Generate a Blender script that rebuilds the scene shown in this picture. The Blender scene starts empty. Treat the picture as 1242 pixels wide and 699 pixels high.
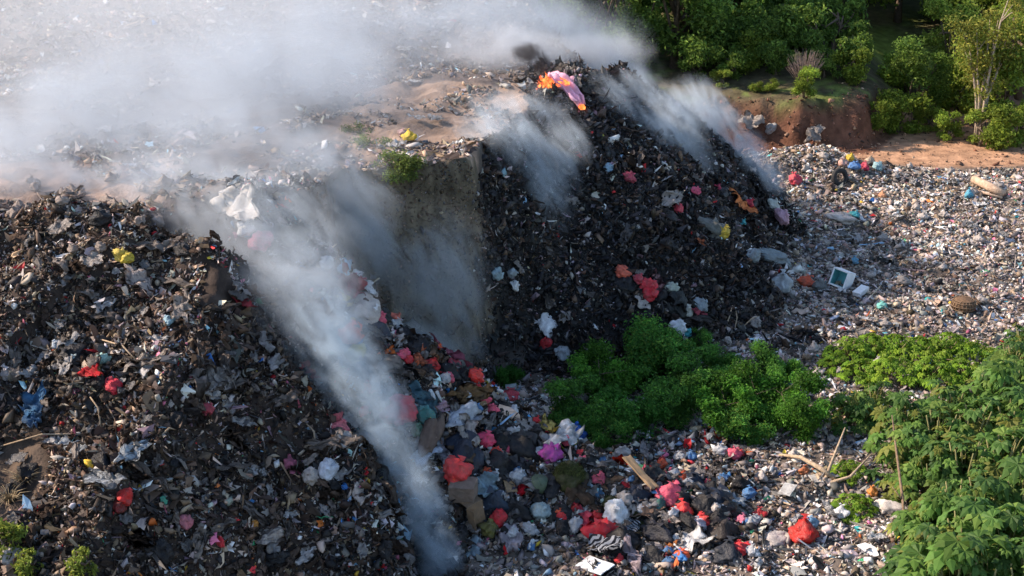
import bpy, bmesh, math, random
import numpy as np
from mathutils import Vector, Matrix, Euler, noise as mn

random.seed(7)
rng = np.random.default_rng(11)
C = bpy.context.scene.collection
R = math.radians

# ------------------------------------------------------------------ camera
CAM = np.array([0.0, 0.0, 18.0]); PITCH = R(20.0); W, H = 1242.0, 699.0
F = (W / 2) / math.tan(R(18.0))
FWD = np.array([0, math.cos(PITCH), -math.sin(PITCH)]); UP = np.array([0, math.sin(PITCH), math.cos(PITCH)])
def ray(px, py):
    d = FWD * F + np.array([1.0, 0, 0]) * (px - W / 2) + UP * (H / 2 - py)
    return d / np.linalg.norm(d)
def depth_of(p): return float(np.dot(np.asarray(p) - CAM, FWD))
def at_y(px, py, y):
    d = ray(px, py); return CAM + d * (y / d[1])
def project(P):
    q = P - CAM; z = q @ FWD
    return W / 2 + F * q[:, 0] / z, H / 2 - F * (q @ UP) / z, z

# ------------------------------------------------------------------ noise (vectorised)
def _hash(i, j, s):
    v = np.sin(i * 127.1 + j * 311.7 + s * 74.7) * 43758.5453
    return v - np.floor(v)
def vnoise(x, y, s=0.0):
    i, j = np.floor(x), np.floor(y); fx, fy = x - i, y - j
    u, v = fx * fx * (3 - 2 * fx), fy * fy * (3 - 2 * fy)
    a, b = _hash(i, j, s), _hash(i + 1, j, s); c, d = _hash(i, j + 1, s), _hash(i + 1, j + 1, s)
    return (a * (1 - u) + b * u) * (1 - v) + (c * (1 - u) + d * u) * v
def fbm(x, y, s=0.0, o=4, g=0.5):
    t, a, n = 0, 1, 0
    for k in range(o):
        t = t + a * vnoise(x * 2 ** k + 17 * k, y * 2 ** k - 31 * k, s + k); n += a; a *= g
    return t / n - 0.5
def sstep(a, b, t):
    t = np.clip((t - a) / (b - a), 0, 1); return t * t * (3 - 2 * t)

# ------------------------------------------------------------------ terrain
INNER = [(-90, 18), (-18.5, 18), (-17.6, 24), (-16.6, 30), (-15.2, 33.6), (-12.4, 35.0), (-9.4, 35.6), (-8.3, 36.6), (-7.2, 37.0), (-6.2, 36.5), (-5.3, 37.6), (-4.3, 39.6),
         (-2.4, 40.4), (-1.5, 40.75), (-1.05, 41.4), (-0.9, 43.0), (0.0, 45.0), (0.8, 47.6), (1.9, 50.0), (2.2, 53), (1.0, 62), (-1, 75), (-4, 90), (-5, 130), (-90, 130)]
OUTER = [(-92, 13.0), (-12, 14), (-8.2, 21), (-6.8, 26.0), (-7.2, 30.0), (-8.0, 34.0), (-7.4, 35.0), (-6.2, 35.3), (-5.0, 36.6), (-4.1, 39.0),
         (-2.4, 39.7), (-1.3, 39.9), (-0.7, 40.35), (-0.4, 41.0), (0.2, 41.4), (2.0, 43.0), (4.1, 45.0), (6.0, 50), (6.2, 58), (6, 70), (3, 90), (2, 132), (-92, 132)]
def seg_dist(px, py, poly, closed=True):
    d = np.full(px.shape, 1e9); n = len(poly)
    for k in range(n if closed else n - 1):
        ax, ay = poly[k][:2]; bx, by = poly[(k + 1) % n][:2]
        ex, ey = bx - ax, by - ay
        t = np.clip(((px - ax) * ex + (py - ay) * ey) / (ex * ex + ey * ey), 0, 1)
        d = np.minimum(d, np.hypot(px - ax - t * ex, py - ay - t * ey))
    return d
def inside(px, py, poly):
    c = np.zeros(px.shape, bool); n = len(poly)
    for k in range(n):
        x1, y1 = poly[k]; x2, y2 = poly[(k + 1) % n]
        if y1 == y2: continue
        c ^= ((y1 > py) != (y2 > py)) & (px < (x2 - x1) * (py - y1) / (y2 - y1) + x1)
    return c
# ridges: x, y, z; slope on the left of the walk, slope on the right
RIDGE_NEAR = ([(-10.4, 36.0, 7.0), (-9.1, 35.6, 7.0), (-7.3, 34.4, 5.8), (-5.4, 33.0, 4.45), (-3.5, 31.7, 2.75), (-2.3, 30.9, 1.5), (-1.5, 30.0, 0.3), (-1.0, 28.8, -0.3)], 1.1, 0.6)
RIDGE_SPUR = ([(-6.6, 37.2, 7.2), (-5.9, 36.4, 7.0), (-4.7, 36.1, 5.6), (-3.3, 35.8, 4.05), (-1.3, 35.5, 2.9), (0.4, 35.0, 1.7), (2.0, 34.2, 1.15), (3.5, 33.4, 0.75), (5.6, 32.3, 0.1)], 0.9, 0.5)
GULLY = [(-7.6, 37.2), (-6.7, 36.0), (-5.1, 34.7), (-3.9, 33.5), (-2.8, 32.4), (-1.9, 31.2), (-1.1, 29.6), (-.8, 28.5)]
RIDGE_BURNT = ([(1.2, 48.8, 6.7), (2.1, 50.2, 7.1), (3.0, 51.5, 6.7), (3.9, 52.5, 6.5), (5.96, 53.5, 5.1), (7.6, 54.5, 3.4), (8.9, 55.5, 2.0), (10.2, 57.0, 0.4), (11.0, 59.0, -0.6)], 0.8, 0.92)
def ridge(px, py, spec):
    pts, sl, sr = spec
    best = np.full(px.shape, -1e9); bd = np.full(px.shape, 1e9)
    for k in range(len(pts) - 1):
        ax, ay, az = pts[k]; bx, by, bz = pts[k + 1]
        ex, ey = bx - ax, by - ay; L2 = ex * ex + ey * ey
        t = np.clip(((px - ax) * ex + (py - ay) * ey) / L2, 0, 1)
        dx, dy = px - ax - t * ex, py - ay - t * ey
        d = np.hypot(dx, dy); left = (ex * dy - ey * dx) > 0
        d2 = np.sqrt(d * d + 0.25) - 0.5 + 0.0
        v = az + t * (bz - az) - np.where(left, sl, sr) * d2
        best = np.where(d < bd, v, best); bd = np.minimum(d, bd)
    return best
def smax(a, b, k):
    h = np.clip(0.5 + 0.5 * (a - b) / k, 0, 1)
    return b * (1 - h) + a * h + k * h * (1 - h)
def bank_line(x): return 66.4 + 0.35 * np.sin(x * 0.9) + 7.0 * sstep(15.0, 19.5, x) + 3.0 * sstep(22, 34, x)
def height(x, y):
    x = np.asarray(x, float); y = np.asarray(y, float)
    wx = x + 0.9 * fbm(x * 0.45, y * 0.45, 1) + 0.25 * fbm(x * 2.1, y * 2.1, 9)
    wy = y + 0.9 * fbm(x * 0.45, y * 0.45, 2) + 0.25 * fbm(x * 2.1, y * 2.1, 10)
    near_cliff = sstep(3.2, 1.2, np.hypot((x + 2.2) / 1.3, y - 40.4))
    wx = wx + (x - wx) * 0.35 * near_cliff; wy = wy + (y - wy) * 0.3 * near_cliff
    plain = 0.35 * fbm(x * 0.22, y * 0.22, 3, 3)
    plain = plain + 1.15 * np.exp(-((x - 12.2) / 2.8) ** 2 - ((y - 62.8) / 2.3) ** 2) + 0.5 * np.exp(-((x - 21.5) / 2.6) ** 2 - ((y - 53.5) / 2.0) ** 2)
    plain = plain + 0.5 * np.exp(-((x - 10.5) / 3) ** 2 - ((y - 56.5) / 1.5) ** 2)
    di = np.where(inside(wx, wy, INNER), 0, seg_dist(wx, wy, INNER))
    do = np.where(inside(wx, wy, OUTER), seg_dist(wx, wy, OUTER), 0)
    t = do / (do + di + 1e-6)
    top = 6.75 + 0.5 * fbm(x * 0.3, y * 0.3, 5) + 0.075 * np.clip(y - 50, 0, 60) * sstep(2, -6, x)
    hA = top * t
    h = smax(hA, plain, 0.5)
    for rd in (RIDGE_NEAR, RIDGE_SPUR, RIDGE_BURNT):
        h = smax(h, ridge(wx, wy, rd), 0.35)
    gd = seg_dist(wx, wy, GULLY, False)
    h = h - 1.5 * np.exp(-(gd / 0.75) ** 2) * sstep(-0.9, -2.2, x) * sstep(37.2, 36, y)
    bl = bank_line(x)
    hill = sstep(0, 1.5, wy - bl + 0.3 * fbm(x * 1.3, y * 1.3, 4)) * (1.9 - 1.1 * sstep(16, 20, x)) + 0.12 * np.clip(y - bl - 1.5, 0, 45)
    hill = hill * sstep(3.0, 6.5, x + 0.03 * (y - 66)) * 1.0
    h = np.maximum(h, 0) * 0 + h + np.where(y > 60, hill, 0)
    rough = np.where(y > bl + 1.6, 0.15, np.where((y > 63.4) & (x > 14.5), 0.12, 0.62))
    cliffy = (di > 0) & (do > 0) & ((do + di) < 0.9)
    rough = np.where(cliffy, 0.15, rough) * sstep(260, 120, np.hypot(x, y))
    rough = rough * (1 + .7 * sstep(37.5, 35, y) * sstep(-2, -4, x))
    h = h + rough * (fbm(x * 1.1, y * 1.1, 6, 4, 0.6) * 0.75 + np.abs(fbm(x * 0.55, y * 0.55, 7, 3)) * 0.9)
    return h
def hit(px, py):
    d = ray(px, py); t = np.arange(22.0, 140.0, 0.12)
    P = CAM[None] + d[None] * t[:, None]
    below = P[:, 2] < height(P[:, 0], P[:, 1])
    k = int(np.argmax(below)) if below.any() else len(t) - 1
    return Vector(P[max(k, 1)])
def normal_at(x, y, e=0.25):
    hx = float(height(x + e, y) - height(x - e, y)) / (2 * e); hy = float(height(x, y + e) - height(x, y - e)) / (2 * e)
    return Vector((-hx, -hy, 1)).normalized()

def axis(stops):
    out = []
    for a, b, s in stops:
        n = max(1, int(round((b - a) / s))); out += list(np.linspace(a, b, n, endpoint=False))
    return np.array(out + [stops[-1][1]])
xs = axis([(-700, -120, 60), (-120, -40, 6), (-40, -17, 0.5), (-17, 16, 0.115), (16, 30, 0.25), (30, 50, 1.2), (50, 130, 8), (130, 700, 60)])
ys = axis([(-200, 0, 25), (0, 22, 1.2), (22, 26, 0.3), (26, 48, 0.11), (48, 74, 0.2), (74, 100, 0.7), (100, 160, 4), (160, 900, 50)])
GX, GY = np.meshgrid(xs, ys)
GZ = height(GX, GY)

def fast_mesh(name, V, Fc, nv):
    """V (n,3), Fc (m,nv)"""
    me = bpy.data.meshes.new(name)
    me.vertices.add(len(V)); me.vertices.foreach_set('co', np.ascontiguousarray(V, np.float32).ravel())
    me.loops.add(len(Fc) * nv); me.loops.foreach_set('vertex_index', np.ascontiguousarray(Fc, np.int32).ravel())
    me.polygons.add(len(Fc)); me.polygons.foreach_set('loop_start', np.arange(0, len(Fc) * nv, nv, dtype=np.int32))
    me.update(calc_edges=True); me.validate()
    return me
def set_col(me, cols, name='col'):
    a = me.color_attributes.new(name, 'FLOAT_COLOR', 'POINT')
    c = np.ones((len(me.vertices), 4), np.float32); c[:, :3] = cols
    a.data.foreach_set('color', c.ravel())
def smooth(me, on=True): me.polygons.foreach_set('use_smooth', np.full(len(me.polygons), on))

# ------------------------------------------------------------------ materials
def mat(name):
    m = bpy.data.materials.new(name); m.use_nodes = True
    nt = m.node_tree; nt.nodes.clear()
    return m, nt, nt.nodes.new, nt.links.new
def N(nt, typ, **kw):
    n = nt.nodes.new(typ)
    for k, v in kw.items():
        if k in n.inputs: n.inputs[k].default_value = v
        else: setattr(n, k, v)
    return n
def surf_material(name, source, rough=0.75, var=0.35, scale=9.0, bump=0.25, bscale=14.0, spec=0.3, translucent=0.0, streak=False, dust=0.0):
    """source: 'attr' (vertex colour), 'object' (object colour) or an rgb tuple; procedural wear and bump"""
    m, nt, n, l = mat(name)
    out = n('ShaderNodeOutputMaterial'); b = n('ShaderNodeBsdfPrincipled')
    b.inputs['Roughness'].default_value = rough; b.inputs['Specular IOR Level'].default_value = spec
    if source == 'attr':
        s = n('ShaderNodeAttribute'); s.attribute_name = 'col'; col = s.outputs['Color']
    elif source == 'object':
        s = n('ShaderNodeObjectInfo'); col = s.outputs['Color']
    else:
        s = n('ShaderNodeRGB'); s.outputs[0].default_value = (*source, 1); col = s.outputs[0]
    tc = n('ShaderNodeTexCoord')
    vec = tc.outputs['Object']
    if streak:
        mp = n('ShaderNodeMapping'); mp.inputs['Scale'].default_value = (1, 1, 0.3); l(vec, mp.inputs[0]); vec = mp.outputs[0]
    t = n('ShaderNodeTexNoise'); t.inputs['Scale'].default_value = scale; t.inputs['Detail'].default_value = 5; l(vec, t.inputs['Vector'])
    mr = n('ShaderNodeMapRange'); mr.inputs[1].default_value = 0.25; mr.inputs[2].default_value = 0.75
    mr.inputs[3].default_value = 1 - var; mr.inputs[4].default_value = 1 + var; l(t.outputs[0], mr.inputs[0])
    mx = n('ShaderNodeVectorMath'); mx.operation = 'MULTIPLY'; l(col, mx.inputs[0]); l(mr.outputs[0], mx.inputs[1])
    if dust:
        td = n('ShaderNodeTexNoise'); td.inputs['Scale'].default_value = 3.2; td.inputs['Detail'].default_value = 6; td.inputs['Roughness'].default_value = .65; l(tc.outputs['Object'], td.inputs['Vector'])
        dr = n('ShaderNodeMapRange'); dr.inputs[1].default_value = .42; dr.inputs[2].default_value = .72; dr.inputs[4].default_value = dust; l(td.outputs[0], dr.inputs[0])
        dm = n('ShaderNodeMix'); dm.data_type = 'RGBA'; l(dr.outputs[0], dm.inputs[0]); l(mx.outputs[0], dm.inputs[6]); dm.inputs[7].default_value = (.13, .105, .085, 1); mx_out = dm.outputs[2]
    else: mx_out = mx.outputs[0]
    l(mx_out, b.inputs['Base Color'])
    if bump:
        t2 = n('ShaderNodeTexNoise'); t2.inputs['Scale'].default_value = bscale; t2.inputs['Detail'].default_value = 4; l(vec, t2.inputs['Vector'])
        bp = n('ShaderNodeBump'); bp.inputs['Strength'].default_value = bump; bp.inputs['Distance'].default_value = 0.05
        l(t2.outputs[0], bp.inputs['Height']); l(bp.outputs[0], b.inputs['Normal'])
    sh = b.outputs[0]
    if translucent:
        tr = n('ShaderNodeBsdfTranslucent'); l(mx.outputs[0], tr.inputs[0])
        ms = n('ShaderNodeMixShader'); ms.inputs[0].default_value = translucent; l(sh, ms.inputs[1]); l(tr.outputs[0], ms.inputs[2]); sh = ms.outputs[0]
    l(sh, out.inputs['Surface'])
    return m
M_GROUND = surf_material('ground_soil', 'attr', 0.95, 0.45, 2.2, 0.9, 9.0, 0.1)
M_LITTER = surf_material('litter', 'attr', 0.6, 0.15, 6.0, 0.0, 0, 0.3, 0.12)
M_PLASTIC = surf_material('thin_plastic', 'object', 0.5, 0.22, 5.0, 0.5, 16.0, 0.35, 0.12, dust=.62)
M_BLACK = surf_material('black_plastic', 'object', 0.5, 0.35, 5.0, 0.75, 11.0, 0.22, dust=.25)
M_CLOTH = surf_material('cloth', 'object', 0.9, 0.3, 6.0, 0.4, 22.0, 0.1, dust=.6)
M_CARD = surf_material('cardboard', 'object', 0.85, 0.3, 4.0, 0.3, 18.0, 0.15, dust=.8)
M_WOOD = surf_material('dry_wood', 'object', 0.85, 0.35, 9.0, 0.5, 25.0, 0.15)
M_FOAM = surf_material('white_foam', 'object', 0.55, 0.12, 5.0, 0.15, 20.0, 0.35)
M_BARK = surf_material('bark', (0.13, 0.1, 0.075), 0.9, 0.4, 8.0, 0.8, 16.0, 0.1)
M_LEAF = surf_material('leaf', 'attr', 0.55, 0.25, 2.0, 0.0, 0, 0.18, 0.45)
M_CHAR = surf_material('rubber', 'object', 0.75, 0.3, 8.0, 0.4, 30.0, 0.25)
m, nt, n, l = mat('striped_cloth')
_o = n('ShaderNodeOutputMaterial'); _b = n('ShaderNodeBsdfPrincipled'); _b.inputs['Roughness'].default_value = 0.85
_t = n('ShaderNodeTexCoord'); _w = n('ShaderNodeTexWave'); _w.inputs['Scale'].default_value = 3.6; _w.inputs['Distortion'].default_value = 1.5; _w.inputs['Detail Scale'].default_value = 1.0
_c = n('ShaderNodeValToRGB'); _c.color_ramp.elements[0].position = 0.4; _c.color_ramp.elements[0].color = (0.015, 0.018, 0.03, 1); _c.color_ramp.elements[1].position = 0.55; _c.color_ramp.elements[1].color = (0.5, 0.52, 0.56, 1)
l(_t.outputs['Object'], _w.inputs[0]); l(_w.outputs[1], _c.inputs[0]); l(_c.outputs[0], _b.inputs['Base Color']); l(_b.outputs[0], _o.inputs[0])
M_STRIPE = m
def flame_mat(name, st):
    m, nt, n, l = mat(name); o = n('ShaderNodeOutputMaterial'); e = n('ShaderNodeEmission'); tc = n('ShaderNodeTexCoord'); t = n('ShaderNodeTexNoise'); t.inputs['Scale'].default_value = 6; t.inputs['Detail'].default_value = 4
    rp = n('ShaderNodeValToRGB'); rp.color_ramp.elements[0].color = (.9, .08, .03, 1); rp.color_ramp.elements[0].position = .3; rp.color_ramp.elements[1].color = (1, .42, .1, 1); rp.color_ramp.elements[1].position = .7
    k = rp.color_ramp.elements.new(.5); k.color = (1, .17, .04, 1)
    l(tc.outputs['Object'], t.inputs[0]); l(t.outputs[0], rp.inputs[0]); l(rp.outputs[0], e.inputs[0]); e.inputs[1].default_value = st
    tr = n('ShaderNodeBsdfTransparent'); mx = n('ShaderNodeMixShader'); t2 = n('ShaderNodeTexNoise'); t2.inputs['Scale'].default_value = 9; t2.inputs['Detail'].default_value = 3; l(tc.outputs['Object'], t2.inputs[0])
    mr = n('ShaderNodeMapRange'); mr.inputs[1].default_value = .36; mr.inputs[2].default_value = .6; l(t2.outputs[0], mr.inputs[0]); l(mr.outputs[0], mx.inputs[0]); l(tr.outputs[0], mx.inputs[1]); l(e.outputs[0], mx.inputs[2]); l(mx.outputs[0], o.inputs[0]); return m
M_FLAME = flame_mat('flame', 1.3)

# ------------------------------------------------------------------ ground sheet
def zones(x, y, z):
    """base colours of the ground by place"""
    n1 = fbm(x * 0.5, y * 0.5, 21) ; n2 = fbm(x * 2.3, y * 2.3, 22)
    col = np.empty(x.shape + (3,)); col[:] = (0.13, 0.108, 0.092)                          # plain of trodden waste
    def mixin(w, c):
        w = np.clip(w, 0, 1)[..., None]; col[:] = col * (1 - w) + np.array(c) * w
    on = inside(x, y, INNER)
    mixin(on * 1.0, (0.15, 0.12, 0.105))                                                     # plateau top
    burnt = sstep(0.3, 1.3, z) * sstep(10.5, 9, x) * sstep(-1.0, -.6, x + .9 * fbm(z * 1.3, x * 0 + 3, 84)) * sstep(39.9, 40.5, y) * sstep(64, 60, y) * (~on | (x > 0.6))
    mixin(burnt, (0.022, 0.021, 0.021))
    near = sstep(38.5, 36.5, y) * (~on) * sstep(0.3, 1.2, z)
    mixin(near, (0.05, 0.038, 0.032))
    dO = seg_dist(x, y, OUTER); dI = seg_dist(x, y, INNER)
    cliff = inside(x, y, OUTER) * (x > -5) * sstep(-.6, -1.0, x + .9 * fbm(z * 1.3, x * 0 + 3, 84)) * (y > 38.6) * (y < 42.0) * sstep(1.3, 0.8, dO + dI)
    mixin(cliff, (0.135, 0.112, 0.078))
    col[:] = col * (1 + cliff * 1.5 * fbm(x * 6, z * .8, 81) + cliff * .9 * fbm(x * 1.5, z * 1.2, 82))[..., None]
    mixin(sstep(0.42, 0.5, n1 + 0.5) * (on & (y < 49.5) & (y > 41) & (x > -4.5)), (0.33, 0.235, 0.175))
    mixin((on & (y < 49.0) & (y > 42.5) & (x > -5) & (x < 0.3)) * 0.8, (0.33, 0.235, 0.175))
    mixin((on & (y < 40.5) & (x < -8.5)) * 0.85, (0.36, 0.25, 0.19))
    # soil bank lower left
    sp = hit(22, 588); mixin(sstep(1.5, .9, np.hypot((x - sp[0]) / 0.62, (y - sp[1]) / 1.05)), (0.1, 0.075, 0.058))
    bl = bank_line(x)
    road = sstep(63.3, 64.2, y + 0.6 * n1 - 0.35 * sstep(17, 27, x) * 2) * sstep(13.0, 14.5, x + n1) * sstep(bl + 1.2, bl, y)
    mixin(road, (0.4, 0.235, 0.145))
    bank = sstep(bl - 1.2, bl - 0.6, y + n2 * 0.4) * sstep(3, 6, x) * sstep(1.0, -0.2, z - 1.9)
    mixin(np.where(y > 60, bank, 0) * sstep(19, 16, x), (0.14, 0.068, 0.044))
    ter = sstep(bl + 0.9, bl + 1.8, y) * (x > 3)
    mixin(ter, (0.1, 0.085, 0.05))
    mixin(ter * sstep(0.0, 0.2, n1 + 0.5 * n2) * .8, (0.085, 0.12, 0.03))
    ta, tb = hit(1042, 37), hit(1112, 58); td = seg_dist(x, y, [(ta[0], ta[1]), (tb[0], tb[1])], False); trail = np.exp(-(td / .55) ** 2)
    mixin(trail, (0.3, 0.24, 0.18))
    gc = hit(1088, 66); mixin(np.exp(-((x - gc[0]) / 2.8) ** 2 - ((y - gc[1]) / 3.2) ** 2) * 1.4, (.2, .25, .05))
    mixin(ter * sstep(bl + 4.5, bl + 2.5, y) * sstep(9, 10.5, x) * sstep(.02, .2, n2 + n1) * .7, (.14, .18, .05))
    far = sstep(84, 92, y) * (x > 3)
    mixin(far, (0.05, 0.07, 0.02))
    col *= (1 + 0.5 * n2)[..., None]
    return np.clip(col, 0.004, 0.9)
ny, nx = GX.shape
V = np.stack([GX, GY, GZ], -1).reshape(-1, 3)
idx = np.arange(nx * ny).reshape(ny, nx)
Q = np.stack([idx[:-1, :-1], idx[:-1, 1:], idx[1:, 1:], idx[1:, :-1]], -1).reshape(-1, 4)
me = fast_mesh('ground', V, Q, 4)
set_col(me, zones(GX, GY, GZ).reshape(-1, 3)); smooth(me)
me.materials.append(M_GROUND)
ground = bpy.data.objects.new('ground', me); C.objects.link(ground); ground['kind'] = 'structure'

# ------------------------------------------------------------------ litter (uncountable small waste)
def flake_templates(k):
    T = []
    for i in range(k):
        g = np.stack(np.meshgrid([-0.5, 0, 0.5], [-0.5, 0, 0.5]), -1).reshape(-1, 2)
        g = g * (1 + rng.uniform(-0.45, 0.35, (9, 1))) + rng.uniform(-0.12, 0.12, (9, 2))
        z = rng.uniform(-0.3, 0.3, 9); T.append(np.column_stack([g, z]))
    return np.array(T)
FT = flake_templates(40)
FQ = np.array([[0, 1, 4], [0, 4, 3], [1, 2, 5], [1, 5, 4], [3, 4, 7], [3, 7, 6], [4, 5, 8], [4, 8, 7]])
_b = bmesh.new(); bmesh.ops.create_icosphere(_b, subdivisions=1, radius=.5); _b.verts.ensure_lookup_table()
BV = np.array([v.co[:] for v in _b.verts]); BQ = np.array([[v.index for v in f.verts] for f in _b.faces]); _b.free()
BT = np.array([BV * (1 + rng.uniform(-.55, .35, (12, 1))) + rng.uniform(-.17, .17, (12, 3)) for k in range(40)])
def rand_rot(n, tilt):
    a = rng.uniform(0, 2 * np.pi, n); b = rng.normal(0, tilt, n); c = rng.normal(0, tilt, n)
    ca, sa, cb, sb, cc, sc = np.cos(a), np.sin(a), np.cos(b), np.sin(b), np.cos(c), np.sin(c)
    Z, O = np.zeros(n), np.ones(n)
    Rz = np.stack([ca, -sa, Z, sa, ca, Z, Z, Z, O], -1).reshape(n, 3, 3)
    Rx = np.stack([O, Z, Z, Z, cb, -sb, Z, sb, cb], -1).reshape(n, 3, 3)
    Ry = np.stack([cc, Z, sc, Z, O, Z, -sc, Z, cc], -1).reshape(n, 3, 3)
    return Rx @ Ry @ Rz
PAL = dict(
    black=(0.014, 0.014, 0.016), char=(0.03, 0.028, 0.028), dkbrown=(0.05, 0.033, 0.025), brown=(0.12, 0.08, 0.055), tan=(0.32, 0.23, 0.16), beige=(0.45, 0.36, 0.29),
    grey=(0.27, 0.245, 0.228), dkgrey=(0.1, 0.097, 0.1), pale=(0.46, 0.415, 0.385), white=(0.74, 0.75, 0.76), blue=(0.06, 0.22, 0.55), red=(0.55, 0.03, 0.035), green=(0.05, 0.3, 0.14),
    yellow=(0.62, 0.42, 0.05), pink=(0.6, 0.16, 0.26), teal=(0.06, 0.42, 0.48), orange=(0.65, 0.16, 0.04), sky=(0.3, 0.5, 0.66), mauve=(0.3, 0.2, 0.24))
MIX = dict(
    plain=dict(pale=27, grey=22, white=7, beige=20, tan=13, dkgrey=8, char=8, brown=7, sky=1.0, red=.35, blue=.4, teal=.3, green=.25, yellow=.3, pink=.3, orange=.3),
    burnt=dict(black=34, char=28, dkbrown=25, brown=8, dkgrey=7, grey=4, pale=2.2, white=.7, mauve=1.2, red=.3, sky=.3),
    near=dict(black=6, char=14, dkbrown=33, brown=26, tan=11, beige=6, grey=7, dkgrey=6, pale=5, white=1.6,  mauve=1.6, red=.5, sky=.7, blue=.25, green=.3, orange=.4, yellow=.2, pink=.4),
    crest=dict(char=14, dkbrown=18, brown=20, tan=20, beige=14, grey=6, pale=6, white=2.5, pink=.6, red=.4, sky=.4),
    fan=dict(black=22, char=18, dkbrown=13, brown=9, grey=11, dkgrey=8, pale=9, white=4.5, sky=2, blue=.9, red=1, pink=.8, green=.6, yellow=.7, orange=.8, teal=.4, tan=3, beige=2),
    top=dict(beige=14, tan=18, brown=22, pale=11, grey=16, white=5, dkgrey=14, dkbrown=8, sky=.5, red=.3, blue=.2))
def litter(name, label_zone, mix, pts, smed, ssig, tilt=0.55, lift=0.25, aspect=0.45, blobs=0.33, soil=.8, P3=None):
    n = len(pts); P = np.column_stack([pts, height(pts[:, 0], pts[:, 1])]) if P3 is None else P3
    size = np.clip(smed * np.exp(rng.normal(0, ssig, n)), 0.04, 0.3)
    S = np.column_stack([size * rng.uniform(1, 1.6, n), size * rng.uniform(aspect, 1, n), size * rng.uniform(0.4, 0.9, n)])
    names = list(MIX[mix]); w = np.array([MIX[mix][k] for k in names], float); w /= w.sum()
    base = np.array([PAL[k] for k in names])[rng.choice(len(names), n, p=w)]
    base = base * np.exp(rng.normal(0, 0.28, (n, 1))) * np.exp(rng.normal(0, 0.05, (n, 3)))
    base = base * np.exp(soil * 2.2 * fbm(pts[:, 0] * .55, pts[:, 1] * .55, 71, 3))[:, None]
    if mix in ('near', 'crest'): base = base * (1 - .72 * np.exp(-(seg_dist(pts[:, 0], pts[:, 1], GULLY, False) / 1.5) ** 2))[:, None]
    base = np.clip(base, 0.006, 0.82)
    Rm = rand_rot(n, tilt); blob = rng.random(n) < blobs
    VV, FF, CC, SS, off = [], [], [], [], 0
    for T0, Q0, sel in ((FT, FQ, ~blob), (BT, BQ, blob)):
        m_ = int(sel.sum()); k = T0.shape[1]
        s_ = S[sel].copy()
        if T0 is FT:
            strip = rng.random(m_) < 0.12; s_[strip, 0] *= 2.2; s_[strip, 1] *= 0.25
        T = T0[rng.integers(0, len(T0), m_)] * s_[:, None, :]
        Vv = np.einsum('nij,nkj->nki', Rm[sel], T) + P[sel][:, None, :]
        Vv[..., 2] += (size[sel] * lift)[:, None]
        VV.append(Vv.reshape(-1, 3)); FF.append((Q0[None] + k * np.arange(m_)[:, None, None]).reshape(-1, 3) + off); off += m_ * k
        CC.append(np.repeat(base[sel], k, 0)); SS.append(np.full(m_ * len(Q0), T0 is BT))
    me = fast_mesh(name, np.concatenate(VV), np.concatenate(FF), 3)
    set_col(me, np.concatenate(CC)); me.polygons.foreach_set('use_smooth', np.concatenate(SS)); me.materials.append(M_LITTER)
    print(name, n)
    o = bpy.data.objects.new(name, me); C.objects.link(o); o['kind'] = 'stuff'; o['label'] = label_zone; o['category'] = 'litter'
    return o
def sample(x0, x1, y0, y1, dens, keep, steep=3.2, sw=0):
    n = int((x1 - x0) * (y1 - y0) * dens); p = np.column_stack([rng.uniform(x0, x1, n), rng.uniform(y0, y1, n)])
    z = height(p[:, 0], p[:, 1]); gx = (height(p[:, 0] + .15, p[:, 1]) - z) / .15; gy = (height(p[:, 0], p[:, 1] + .15) - z) / .15
    sl = np.hypot(gx, gy)
    u, v, d = project(np.column_stack([p, z]))
    ok = (u > -170) & (u < W + 170) & (v > -40) & (v < H + 90) & (sl < steep)
    clump = 0.55 + 0.9 * np.clip(fbm(p[:, 0] * 0.8, p[:, 1] * 0.8, 33) + 0.5, 0, 1)
    ok &= rng.random(n) < np.clip(clump * 0.8, 0, 1)
    if sw: ok &= rng.random(n) < np.sqrt(1 + sl * sl) / sw
    ok &= keep(p[:, 0], p[:, 1], z)
    return p[ok]
inn = lambda x, y: inside(x, y, INNER)
SP = hit(22, 588)
soil_patch = lambda x, y: np.hypot((x - SP[0]) / 0.62, (y - SP[1]) / 1.05) < 1 + .5 * fbm(x * 1.5, y * 1.5, 61)
is_road = lambda x, y: (y > 63.4 + 1.0 * fbm(x * 0.6, y * 0.6, 40)) & (x > 14.2 + 1.5 * fbm(x, y, 41))
is_burnt = lambda x, y, z: (x + .9 * fbm(z * 1.3, x * 0 + 3, 84) > -0.85) & (y > 39.9) & (y < 62) & (z > 0.45 + 0.9 * fbm(x * .7, y * .7, 44))
litter('litter', 'loose grey and pale waste covering the flat ground right of the slope', 'plain',
       sample(-1, 27, 27, 67.2, 230, lambda x, y, z: ~inn(x, y) & ~is_road(x, y) & (y < bank_line(x) - 0.7) & ((z < 1.5) | (x > 9)) & ~(is_burnt(x, y, z) & (x < 9.5))), 0.08, 0.5, 0.45, 0.2, blobs=.45)
litter('litter', 'charred black waste covering the burning slope', 'burnt',
       sample(-1.5, 13, 40.2, 64, 1150, lambda x, y, z: is_burnt(x, y, z) & ((x < 9.5) | (y < 55)) & (~inn(x, y) | (x > 0.5)), 14, 3.2), 0.085, 0.55, 0.75, 0.25)
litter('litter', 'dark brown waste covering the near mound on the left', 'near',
       sample(-15.5, -1, 22.5, 37.4, 620, lambda x, y, z: ~inn(x, y) & ~soil_patch(x, y) & (z < 5.6 + 1.2 * fbm(x * .8, y * .8, 47)) & ((x < -4) | (y < 34.2)) & (y < 36.4 + 1.2 * fbm(x * .9, y * .9, 48))), 0.066, 0.6, 0.8, 0.3)
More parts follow.
